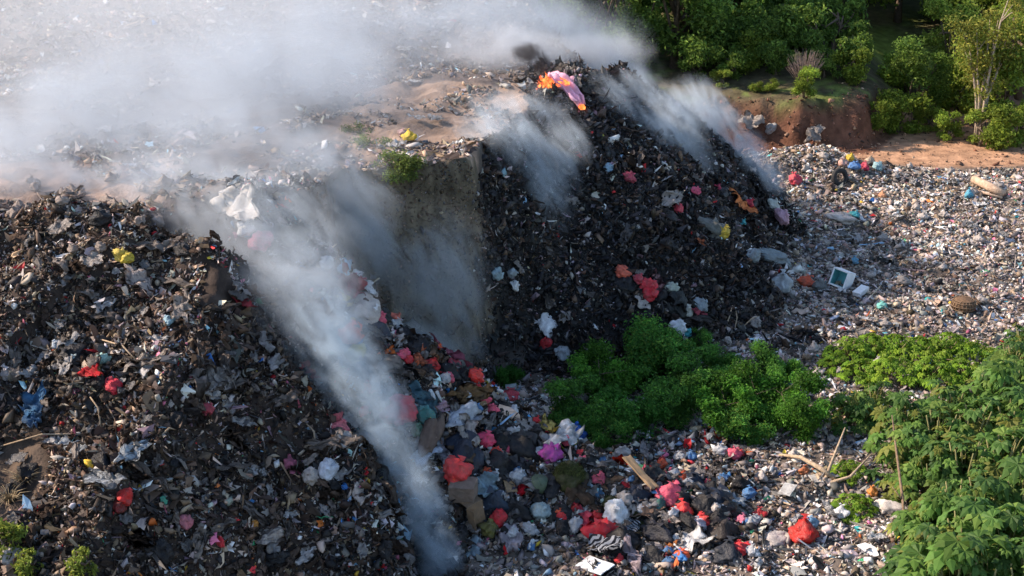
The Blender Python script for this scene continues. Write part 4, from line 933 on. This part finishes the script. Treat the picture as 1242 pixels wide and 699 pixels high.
TREES = dict(
  dark=[tree_proto('broadleaf_tree', 101 + k, 7.5, 2.7, 17, 7500, .26, G_DARK, .02) for k in range(3)],
  mid=[tree_proto('broadleaf_tree', 121 + k, 7.0, 2.4, 15, 6500, .24, G_MID, .05) for k in range(3)],
  light=[tree_proto('broadleaf_tree', 141 + k, 6.2, 1.9, 13, 5000, .22, G_LIGHT, .15) for k in range(2)],
  shrub=[tree_proto('shrub', 161 + k, 1.7, 1.05, 9, 3000, .14, G_MID, .0) for k in range(3)],
  lshrub=[tree_proto('shrub', 171 + k, 1.6, 1.0, 9, 3000, .13, G_LIGHT, .0) for k in range(2)],
  dshrub=[tree_proto('shrub', 191 + k, 1.9, 1.2, 10, 3000, .16, G_DARK, .0) for k in range(2)],
  yshrub=[tree_proto('shrub', 181, 1.8, .8, 9, 2200, .13, G_YEL, .2)])
def plant(kind, x, y, s, label, cat, group=None, zs=1.0, sink=0.1):
    P = TREES[kind]; src = P[random.randrange(len(P))]
    if src.name in USED: o = copy_tree(src)
    else: USED[src.name] = 1; o = src
    o.location = (x, y, float(height(x, y)) - sink); o.rotation_euler = (0, 0, random.uniform(0, 6.28)); o.scale = (s, s, s * zs); tag(o, label, cat, group); return o
def base_at(px, py): q = hit(px, py); return q.x, q.y
# forest on the hill behind the bank
def grove(kind, spots, label, group):
    for x, y, s in spots: plant(kind, x, y, s, label, 'tree', group)
rs = random.Random(77); dk, md = [], []
for row, (y0, nr) in enumerate(((73.4, 10), (76.5, 12), (80.5, 16), (85, 17), (90, 18), (96, 16))):
    for k in range(nr):
        x = 4.2 + (k + rs.uniform(-.35, .35)) * (27.0 + row * 4) / nr; y = y0 + rs.uniform(-1.4, 1.4)
        u_, v_, _d = project(np.array([[x, y, float(height(x, y))]]))
        if 965 < u_[0] < 1145 and v_[0] > 30: continue
        if 13.8 < x < 24 and y < 78: continue                # clearing with the trail
        if 9.5 < x < 15 and y < 74: continue
        if x > 17 and y < 74: continue
        (dk if (x < 13 or rs.random() < .35) else md).append((x, y, rs.uniform(.8, 1.15)))
grove('dark', dk, 'dark green broadleaf tree in the wood behind the red bank', 'dark trees in the wood behind the bank')
grove('mid', md, 'fresh green broadleaf tree in the wood at the upper right', 'fresh green trees in the wood at the upper right')
for px, py, s, kind, lab in ((1215, 160, .95, 'mid', 'full green tree at the right edge behind the yellow leaved tree'), (1235, 120, 1.05, 'light', 'bright green tree at the far right edge of the wood'), (1150, 118, .8, 'light', 'light green tree left of the pale slender tree'), (1110, 150, .55, 'dark', 'small dark tree at the left end of the roadside thicket')):
    x, y = base_at(px, py); plant(kind, x, y, s, lab, 'tree')
# pale slender tree by the road
x, y = base_at(1186, 172); o = empty('slender_tree', (x, y, float(height(x, y)) - .05)); tag(o, 'pale slender tree with several thin bare trunks beside the dirt road', 'tree')
bm = bmesh.new(); rs = random.Random(4); tips = []
for k in range(7):
    a = rs.uniform(0, 6.28); lean = rs.uniform(.4, 1.5); hh = rs.uniform(4.6, 7.2)
    pts = [Vector((.12 * math.cos(a) + lean * math.cos(a) * t * t, .12 * math.sin(a) + lean * .6 * math.sin(a) * t * t, hh * t)) + Vector((rs.uniform(-.08, .08), 0, 0)) for t in (0, .2, .4, .6, .8, 1)]
    tube(bm, pts, [.09, .075, .06, .045, .03, .012], 6)
    for j in range(4):
        b0 = pts[rs.randint(2, 4)]; e = b0 + Vector((rs.uniform(-.9, .9), rs.uniform(-.5, .5), rs.uniform(.4, 1.2))); tube(bm, [b0, (b0 + e) / 2 + Vector((0, 0, .1)), e], [.03, .02, .006], 5); tips.append(e)
    tips.append(pts[-1])
tr = link('trunk', bm_mesh(bm, 'trunk'), o, surf_material('pale_bark', (.42, .34, .26), .85, .3, 8, .4, 20, .1))
link('crown', leaf_cloud(9, 4200, 1, [(tuple(t_), (.62, .55, .5), 1) for t_ in tips], .15, [(.26, .28, .05), (.32, .3, .06), (.18, .23, .05)], shell=.6), o)
for px, py, s, kind, lab in ((1192, 152, 1.5, 'yshrub', 'bright yellow green bush at the foot of the slender tree'), (1188, 178, .95, 'lshrub', 'light bush at the road edge under the slender tree'), (1215, 178, 1.25, 'shrub', 'green bush at the road edge on the far right'), (1238, 172, 1.3, 'lshrub', 'pale bush cut by the right edge of the photo'),
        (1090, 160, 1.25, 'shrub', 'rounded green bush at the road edge, second from the left'), (1104, 130, 1.5, 'shrub', 'tall dusty bush behind the rounded road edge bush'), (1062, 154, .8, 'shrub', 'low bush on the end of the red bank'), (1128, 160, .75, 'lshrub', 'small bush in the middle of the road edge'), (1150, 170, .75, 'shrub', 'small bush left of the slender tree at the road edge'), (1160, 135, 1.3, 'shrub', 'dark bush behind the slender tree'),
        (975, 118, .75, 'shrub', 'small dark bush on the terrace under the grey twiggy shrub'), (934, 112, .45, 'lshrub', 'small light bush on the terrace, right of two'), (918, 113, .4, 'lshrub', 'small light bush on the terrace, left of two'), (876, 106, .55, 'lshrub', 'light bush at the left end of the terrace'), (1030, 100, 1.0, 'shrub', 'bush in the shade behind the terrace'), (1085, 105, .9, 'shrub', 'bush behind the end of the red bank'), (905, 85, 1.2, 'shrub', 'dark bush at the foot of the wood')):
    x, y = base_at(px, py); plant(kind, x, y, s, lab, 'bush')
for k, (px, py, s) in enumerate(((860, 78, 1.3), (890, 70, 1.4), (925, 78, 1.3), (955, 70, 1.5), (985, 76, 1.3), (1010, 66, 1.5), (1020, 90, 1.1), (1000, 95, .8), (940, 92, .9), (890, 95, .8), (950, 50, 1.7), (985, 52, 1.3), (1012, 58, 1.1), (850, 95, .9))):
    x, y = base_at(px, py); plant('dshrub', x, y, s, 'dark undergrowth bush in the shade at the edge of the wood', 'bush', 'dark bushes along the edge of the wood')
# grey twiggy shrub
x, y = base_at(975, 112); o = empty('bare_shrub', (x, y, float(height(x, y)))); tag(o, 'bare grey twiggy shrub on the terrace above the red bank', 'shrub'); bm = bmesh.new()
for k in range(260):
    a = rs.uniform(0, 6.28); e = Vector((math.cos(a) * rs.uniform(.2, .9), math.sin(a) * rs.uniform(.2, .7), rs.uniform(.9, 1.9))); tube(bm, [Vector((0, 0, 0)), e * .5 + Vector((rs.uniform(-.12, .12), rs.uniform(-.12, .12), .15)), e], [.016, .01, .004], 4)
t_ = link('twig', bm_mesh(bm, 'twig'), o, M_WOOD); t_.color = (.24, .18, .15, 1)

for k, (px, py, lab) in enumerate(((30, 592, 'dry straw coloured tuft on the bare soil bank at the left edge'), (12, 612, 'dry root tuft low on the bare soil bank at the left edge'))):
    x, y = base_at(px, py); o = empty('dry_tuft', (x, y, float(height(x, y)))); tag(o, lab, 'dry grass'); bm = bmesh.new()
    for j in range(60):
        a = rs.uniform(0, 6.28); e = Vector((math.cos(a) * rs.uniform(.1, .5), math.sin(a) * rs.uniform(.1, .4), rs.uniform(.05, .4))); tube(bm, [Vector((0, 0, 0)), e * .5 + Vector((0, 0, .1)), e], [.009, .007, .003], 4)
    t_ = link('stalk', bm_mesh(bm, 'stalk'), o, M_WOOD); t_.color = (.36, .28, .17, 1)
# dense green shrubs in the middle
TREES['herb'] = [tree_proto('green_shrub', 201 + k, 1.35, .95, 14, 9000, .085, [[(.085, .24, .04), (.1, .27, .045), (.065, .19, .035), (.16, .28, .045)], [(.1, .25, .04), (.13, .28, .045), (.08, .2, .04), (.065, .15, .035)], [(.05, .17, .03), (.065, .2, .03), (.09, .22, .04)], [(.1, .25, .03), (.12, .28, .035), (.07, .19, .03)]][k], .0, .22) for k in range(4)]
HB = [(700, 500, 1.1), (730, 470, 1.15), (765, 510, 1.1), (790, 440, 1.2), (792, 415, .75), (820, 500, 1.2), (845, 465, 1.2), (880, 505, 1.2), (870, 440, .8), (915, 495, 1.15), (920, 460, .95), (955, 500, 1.05), (968, 518, .9), (850, 412, .5), (740, 525, .8), (942, 450, .8), (690, 515, .8), (765, 455, 1.1), (905, 520, .8)]
for px, py, s in HB:
    x, y = base_at(px, py + 14); plant('herb', x, y, s * random.uniform(.85, 1.1), 'dense dark green leafy shrub of the thicket in the shade at the slope foot', 'shrub', 'dense green shrubs at the slope foot', zs=random.uniform(.8, 1.1))
x, y = base_at(612, 468); o = plant('herb', x, y, .6, 'small dark bush at the foot of the cliff', 'shrub')

# castor plants with palmate leaves
def palmate(seed, n, spread, hgt, leaf, cols):
    rs = np.random.default_rng(seed); Vs, Fs, Cs = [], [], []; base = 0; stems = []
    for k in range(n):
        a = rs.uniform(0, 2 * np.pi); r = spread * rs.random() ** .5; z = hgt * (1 - .75 * (r / spread) ** 2) * rs.uniform(.55, 1.05)
        c = np.array([r * np.cos(a), r * np.sin(a), max(z, .12)]); out = np.array([np.cos(a), np.sin(a), 0])
        nrm = np.array([0, 0, 1.0]) + out * rs.uniform(.1, .9) + rs.normal(0, .25, 3); nrm /= np.linalg.norm(nrm)
        fwd = out - nrm * out.dot(nrm) + rs.normal(0, .3, 3); fwd -= nrm * fwd.dot(nrm); fwd /= np.linalg.norm(fwd); sd = np.cross(nrm, fwd)
        L = leaf * rs.uniform(.35, 1.3); vs = [c]
        for q in range(7):
            th = (q - 3) * .72; ll = L * .5 * (1.15 - .12 * abs(q - 3)); dn = .14 * ll * (1 + rs.uniform(0, .9))
            di = lambda t_: fwd * np.cos(t_) + sd * np.sin(t_)
            vs += [c + di(th - .33) * ll * .66 - nrm * dn * .25, c + di(th) * ll - nrm * dn * 1.6, c + di(th + .33) * ll * .66 - nrm * dn * .25, c + di(th) * ll * .55 + nrm * .02]
        for q in range(7):
            o_ = base + 1 + 4 * q; Fs += [(base, o_, o_ + 3), (o_, o_ + 1, o_ + 3), (o_ + 3, o_ + 1, o_ + 2), (base, o_ + 3, o_ + 2)]
        col = np.array(cols[rs.integers(len(cols))]) * np.exp(rs.normal(0, .2)); Vs += vs; Cs += [col] * len(vs); base += len(vs); stems.append(c)
    me = fast_mesh('foliage', np.array(Vs), np.array(Fs), 3); set_col(me, np.array(Cs)); smooth(me, False); me.materials.append(M_LEAF)
    bm = bmesh.new()
    for k in range(6):
        a = k * 1.05; top = Vector((math.cos(a) * spread * .35, math.sin(a) * spread * .35, hgt * .8)); tube(bm, [Vector((0, 0, -.1)), top * .5 + Vector((0, 0, .1)), top], [.035, .026, .014], 6)
    for c in stems[::2]:
        a = Vector(c) * .45; a.z = max(.05, c[2] - .45); tube(bm, [a, (a + Vector(c)) / 2 + Vector((0, 0, .06)), Vector(c)], [.012, .01, .007], 4)
    return me, bm_mesh(bm, 'stem')
M_STEM = surf_material('green_stem', (.2, .19, .08), .7, .3, 8, .2, 20, .2)
def castor_proto(seed, n, spread, hgt, leaf, cols):
    o = empty('castor_plant', PARK); f, s = palmate(seed, n, spread, hgt, leaf, cols); reg(o, link('stem', s, o, M_STEM)); reg(o, link('foliage', f, o)); return o
CG = [(.1, .2, .04), (.13, .235, .045), (.055, .12, .03), (.14, .22, .045), (.085, .17, .04), (.2, .22, .05)]
TREES['castor'] = [castor_proto(301 + k, 95, .95, 1.75, .62, CG) for k in range(4)]
TREES['low'] = [castor_proto(321 + k, 130, .85, .75, .34, [(.2, .34, .03), (.25, .37, .04), (.15, .27, .03)]) for k in range(3)]
CP = [(1140, 700, 1.2), (1165, 690, 1.3), (1215, 700, 1.3), (1128, 645, .95), (1158, 640, 1.2), (1190, 640, 1.3), (1235, 640, 1.3), (1128, 590, 1.0), (1165, 590, 1.25), (1210, 590, 1.3), (1240, 575, 1.2), (1100, 560, .9), (1135, 545, 1.15), (1175, 540, 1.2), (1220, 535, 1.2), (1095, 520, .95), (1150, 500, 1.0), (1200, 490, 1.1), (1238, 480, 1.15), (1030, 490, .75), (1060, 480, .7), (1225, 440, .95), (1240, 420, .95), (1150, 735, 1.3), (1190, 740, 1.3), (1235, 745, 1.3), (1260, 610, 1.2), (1265, 520, 1.2)]
for px, py, s in CP:
    x, y = base_at(px, py + 28); plant('castor', x, y, s, 'sunlit castor plant with star shaped leaves in the thicket at the lower right', 'plant', 'castor plants at the lower right')
for px, py, s in ((1030, 430, .9), (1060, 425, 1.0), (1015, 442, .7), (1090, 425, 1.0), (1120, 430, 1.0), (1150, 425, 1.0), (1180, 430, .9), (1045, 455, .9), (1085, 450, .9), (1130, 455, 1.0), (1170, 455, .9)):
    x, y = base_at(px, py + 6); plant('low', x, y, s, 'low bright green plant in the sunlit patch above the castor plants', 'plant', 'low bright green plants on the plain')
for px, py, s, lab in ((1030, 570, .6, 'low green plant left of the castor plants by the driftwood'), (1035, 615, .7, 'low green plant on the ground below the driftwood')):
    x, y = base_at(px, py + 6); plant('low', x, y, s, lab, 'plant')
# leafy shoots, lower left corner
TREES['shoot'] = [tree_proto('leafy_shoot', 401, .8, .5, 9, 420, .14, [(.3, .34, .06), (.22, .28, .05), (.16, .22, .05)], .1)]
for px, py, s, lab in ((14, 668, 1.0, 'yellow green leafy shoot in the lower left corner, upper'), (30, 695, .8, 'yellow green leafy shoot in the lower left corner, lower'), (95, 699, .8, 'green shoot at the bottom edge right of the white lump')):
    x, y = base_at(px, py + 8); plant('shoot', x, y, s, lab, 'plant')
put('plastic_bag', 16, 684, 26, 'pale', 'white lump of plastic between the yellow green shoots', 'bag')
# creepers at the top of the cliff
TREES['creeper'] = [tree_proto('creeper', 421 + k, .6, .75, 11, 1500, .09, [(.16, .22, .05), (.2, .25, .06), (.12, .17, .05)], .0, .3) for k in range(2)]
for px, py, s, lab in ((452, 178, .9, 'creeper at the top left of the cliff, in smoke'), (474, 203, 1.0, 'creeper hanging on the cliff top below the yellow bag'), (488, 222, .9, 'lower creeper on the cliff face'), (436, 160, .7, 'small weed on the dump edge in smoke')):
    x, y = base_at(px, py); plant('creeper', x, y, s, lab, 'plant', sink=.3)

# ------------------------------------------------------------------ smoke
def smoke_mat(name, dens, colour, nscale=.75, absorb=0.0, aniso=0.25, stretch=1.0, warp=.6, contrast=1.6):
    m, nt, n, l = mat(name); o = n('ShaderNodeOutputMaterial'); v = n('ShaderNodeVolumePrincipled')
    v.inputs['Color'].default_value = (*colour, 1); v.inputs['Anisotropy'].default_value = aniso
    tc = n('ShaderNodeTexCoord'); g = n('ShaderNodeNewGeometry')
    ln = n('ShaderNodeVectorMath'); ln.operation = 'LENGTH'; l(tc.outputs['Object'], ln.inputs[0])
    mp = n('ShaderNodeMapping'); mp.vector_type = 'TEXTURE'; mp.inputs['Rotation'].default_value = (0, R(-35), 0); mp.inputs['Scale'].default_value = (1, 1, stretch); l(g.outputs['Position'], mp.inputs[0])
    t = n('ShaderNodeTexNoise'); t.inputs['Scale'].default_value = nscale; t.inputs['Detail'].default_value = 5.5; t.inputs['Roughness'].default_value = .6; t.inputs['Distortion'].default_value = warp; l(mp.outputs[0], t.inputs['Vector'])
    def mth(op, a, b, clamp=False):
        q = n('ShaderNodeMath'); q.operation = op; q.use_clamp = clamp
        for k, z in enumerate((a, b)):
            if isinstance(z, (int, float)): q.inputs[k].default_value = z
            else: l(z, q.inputs[k])
        return q.outputs[0]
    inv = mth('SUBTRACT', 1.0, ln.outputs['Value'], True)
    nn = mth('MULTIPLY', mth('SUBTRACT', t.outputs[0], 0.5), contrast * 2)
    f = mth('ADD', mth('MULTIPLY', inv, 1.15), nn, True)
    edge = mth('MULTIPLY', inv, 2.2, True)
    d = mth('MULTIPLY', mth('MULTIPLY', f, edge), dens)
    l(d, v.inputs['Density']); l(v.outputs[0], o.inputs['Volume'])
    return m
bm = bmesh.new(); bmesh.ops.create_icosphere(bm, subdivisions=3, radius=1.02); PUFF = bm_mesh(bm, 'puff')
def plume(name, label, cat, material, puffs):
    """puffs: px, py, y, rx px, rz px, (depth radius m)"""
    x0 = at_y(*puffs[0][:3]); root = empty(name, Vector(x0)); tag(root, label, cat)
    for k, q in enumerate(puffs):
        c = Vector(at_y(q[0], q[1], q[2])); s = depth_of(c) / F
        me = PUFF.copy(); me.materials.append(material)
        o = link('puff', me, root); o.location = c - root.location; o.scale = (q[3] * s, q[5] if len(q) > 5 else max(q[3], q[4]) * s, q[4] * s)
        if len(q) > 6: o.rotation_euler = (0, R(q[6]), 0)
S_THICK = smoke_mat('smoke_thick', 1.35, (.72, .86, .98), 1.5, stretch=1.9, warp=1.6, contrast=2.5)
S_CLOUD = smoke_mat('smoke_cloud', .34, (.67, .74, .82), .5, stretch=1.3, warp=1.0, contrast=2.0)
S_BACK = smoke_mat('smoke_back', .95, (.8, .83, .87), .55, stretch=1.3, warp=1.0, contrast=1.6)
S_THIN = smoke_mat('smoke_thin', 1.15, (.82, .91, .99), 1.7, stretch=2.8, warp=1.4, contrast=3.0)
S_VEIL = smoke_mat('smoke_veil', .155, (.78, .83, .89), .15, contrast=.6)
S_BLACK = smoke_mat('smoke_black', 5.0, (.1, .09, .09), 2.6, warp=1.8, stretch=1.4, contrast=2.4)
S_MID = smoke_mat('smoke_mid', .62, (.78, .86, .94), 1.1, stretch=1.8, warp=1.5, contrast=2.4)
plume('smoke_plume', 'narrow bluish white smoke plume rising through the gully between the near mound and the spur', 'smoke', S_THICK,
      [(534, 682, 30.6, 34, 70, .5, 0), (512, 610, 31.2, 38, 85, .6, -10), (480, 545, 31.9, 44, 90, .7, -25), (445, 480, 32.6, 54, 100, .8, -30), (408, 415, 33.3, 62, 100, .9, -25)])
plume('smoke_haze', 'diffuse smoke spreading from the head of the gully over the white tarpaulin', 'smoke', S_MID,
      [(385, 375, 34.0, 90, 110, 1.2, -30), (345, 320, 35.0, 120, 95, 1.5, -30), (290, 265, 36.4, 150, 75, 2.0, -15), (220, 230, 38.0, 150, 50, 2.0, 0)])
plume('smoke_haze', 'low pale smoke lying just behind the crest of the near mound', 'smoke', S_CLOUD,
      [(60, 222, 38.6, 130, 34, 1.8), (180, 218, 38.8, 120, 36, 1.8), (380, 215, 39, 90, 50, 1.5)])
plume('smoke_cloud', 'broad pale smoke cloud drifting over the left of the dump top', 'smoke', S_CLOUD,
      [(250, 185, 40, 230, 85, 4.0), (70, 150, 43, 200, 85, 5), (330, 105, 46, 230, 90, 5), (170, 95, 50, 190, 60, 5), (420, 50, 54, 210, 80, 5), (20, 190, 39, 130, 60, 4), (400, 200, 40.5, 110, 70, 2.5)])
plume('smoke_cloud', 'pale smoke cloud rolling behind the burning crest', 'smoke', S_CLOUD,
      [(600, 30, 57, 180, 75, 5), (690, 58, 58, 115, 60, 4), (745, 90, 58, 70, 45, 3), (550, 90, 54, 120, 40, 3)])
plume('smoke_cloud', 'bright smoke bank close behind the black crest and the fire', 'smoke', S_BACK,
      [(590, 62, 52.5, 90, 42, 1.8), (655, 66, 52.8, 80, 40, 1.4), (722, 62, 55, 80, 32, 1.8)])
S_FAINT = smoke_mat('smoke_faint', .72, (.8, .88, .96), 1.2, stretch=2.2, warp=1.4, contrast=2.4)
plume('smoke_haze', 'thin bluish smoke hanging in the hollow before the cliff', 'smoke', S_FAINT,
      [(440, 285, 38.6, 70, 110, 1.2), (530, 340, 39.0, 90, 120, .8), (520, 425, 38.2, 85, 45, .8)])
plume('smoke_haze', 'faint smoke veil lying over the whole dump top', 'smoke', S_VEIL,
      [(200, 120, 52, 560, 260, 14)])
plume('smoke_wisp', 'bluish smoke wisps seeping down the burning slope below the fire', 'smoke', S_THIN,
      [(655, 205, 44.2, 50, 85, .8, -20), (600, 165, 43.6, 60, 70, 1.0), (640, 135, 47.0, 60, 36, .8), (690, 175, 46, 36, 50, .6)])
plume('smoke_wisp', 'smoke wisps on the crest right of the burning cloth', 'smoke', S_THIN,
      [(800, 150, 50.0, 65, 50, 1.0, -40), (835, 175, 50.6, 30, 60, .7, -35), (745, 130, 49.6, 34, 60, .7, -30), (840, 130, 52, 55, 45, 1.0), (770, 112, 51.2, 45, 35, .9)])
plume('smoke_wisp', 'narrow bluish smoke wisp at the right end of the burning slope', 'smoke', S_THIN,
      [(932, 208, 53.2, 26, 46, .8, -45), (900, 182, 54, 38, 32, .8), (862, 150, 54, 48, 36, 1)])
plume('smoke_puff', 'small dark puff of smoke above the flames', 'smoke', S_BLACK, [(657, 80, 49.0, 14, 18, .45), (640, 64, 49.0, 24, 15, .5)])

# ------------------------------------------------------------------ camera, light, world
cam = bpy.data.cameras.new('camera'); co = bpy.data.objects.new('camera', cam); C.objects.link(co)
co.location = CAM; co.rotation_euler = (math.pi / 2 - PITCH, 0, 0); cam.angle = R(36); cam.clip_end = 2000; cam.clip_start = .1
bpy.context.scene.camera = co
EL, BACK = R(35), R(8)
S = Vector((-math.cos(EL) * math.cos(BACK), math.cos(EL) * math.sin(BACK), math.sin(EL)))
ld = bpy.data.lights.new('sun', 'SUN'); ld.energy = 4.6; ld.angle = R(.5); ld.color = (1, .82, .66)
lo = bpy.data.objects.new('sun', ld); C.objects.link(lo); lo.rotation_euler = S.to_track_quat('Z', 'Y').to_euler(); lo.location = (-30, 20, 60)
w = bpy.data.worlds.new('World'); bpy.context.scene.world = w; w.use_nodes = True; nt = w.node_tree
sk = nt.nodes.new('ShaderNodeTexSky'); sk.sky_type = 'NISHITA'; sk.sun_disc = False; sk.sun_elevation = EL; sk.sun_rotation = math.atan2(S.x, S.y)
bg = nt.nodes['Background']; nt.links.new(sk.outputs[0], bg.inputs[0]); bg.inputs[1].default_value = .15
sc = bpy.context.scene
sc.view_settings.view_transform = 'Standard'; sc.view_settings.look = 'None'; sc.view_settings.exposure = 0.8; sc.view_settings.gamma = 1; sc.view_settings.use_curve_mapping = False
cy = sc.cycles
cy.max_bounces = 5; cy.diffuse_bounces = 2; cy.glossy_bounces = 2; cy.transmission_bounces = 3; cy.volume_bounces = 2; cy.transparent_max_bounces = 8
cy.volume_step_rate = 1.5; cy.use_adaptive_sampling = True; cy.adaptive_threshold = .02; cy.use_denoising = True
# prototypes nobody used
for k, P in list(PROTO.items()) + list(TREES.items()):
    for o in P:
        if o.name not in USED:
            for ch in list(o.children): bpy.data.objects.remove(ch)
            bpy.data.objects.remove(o)
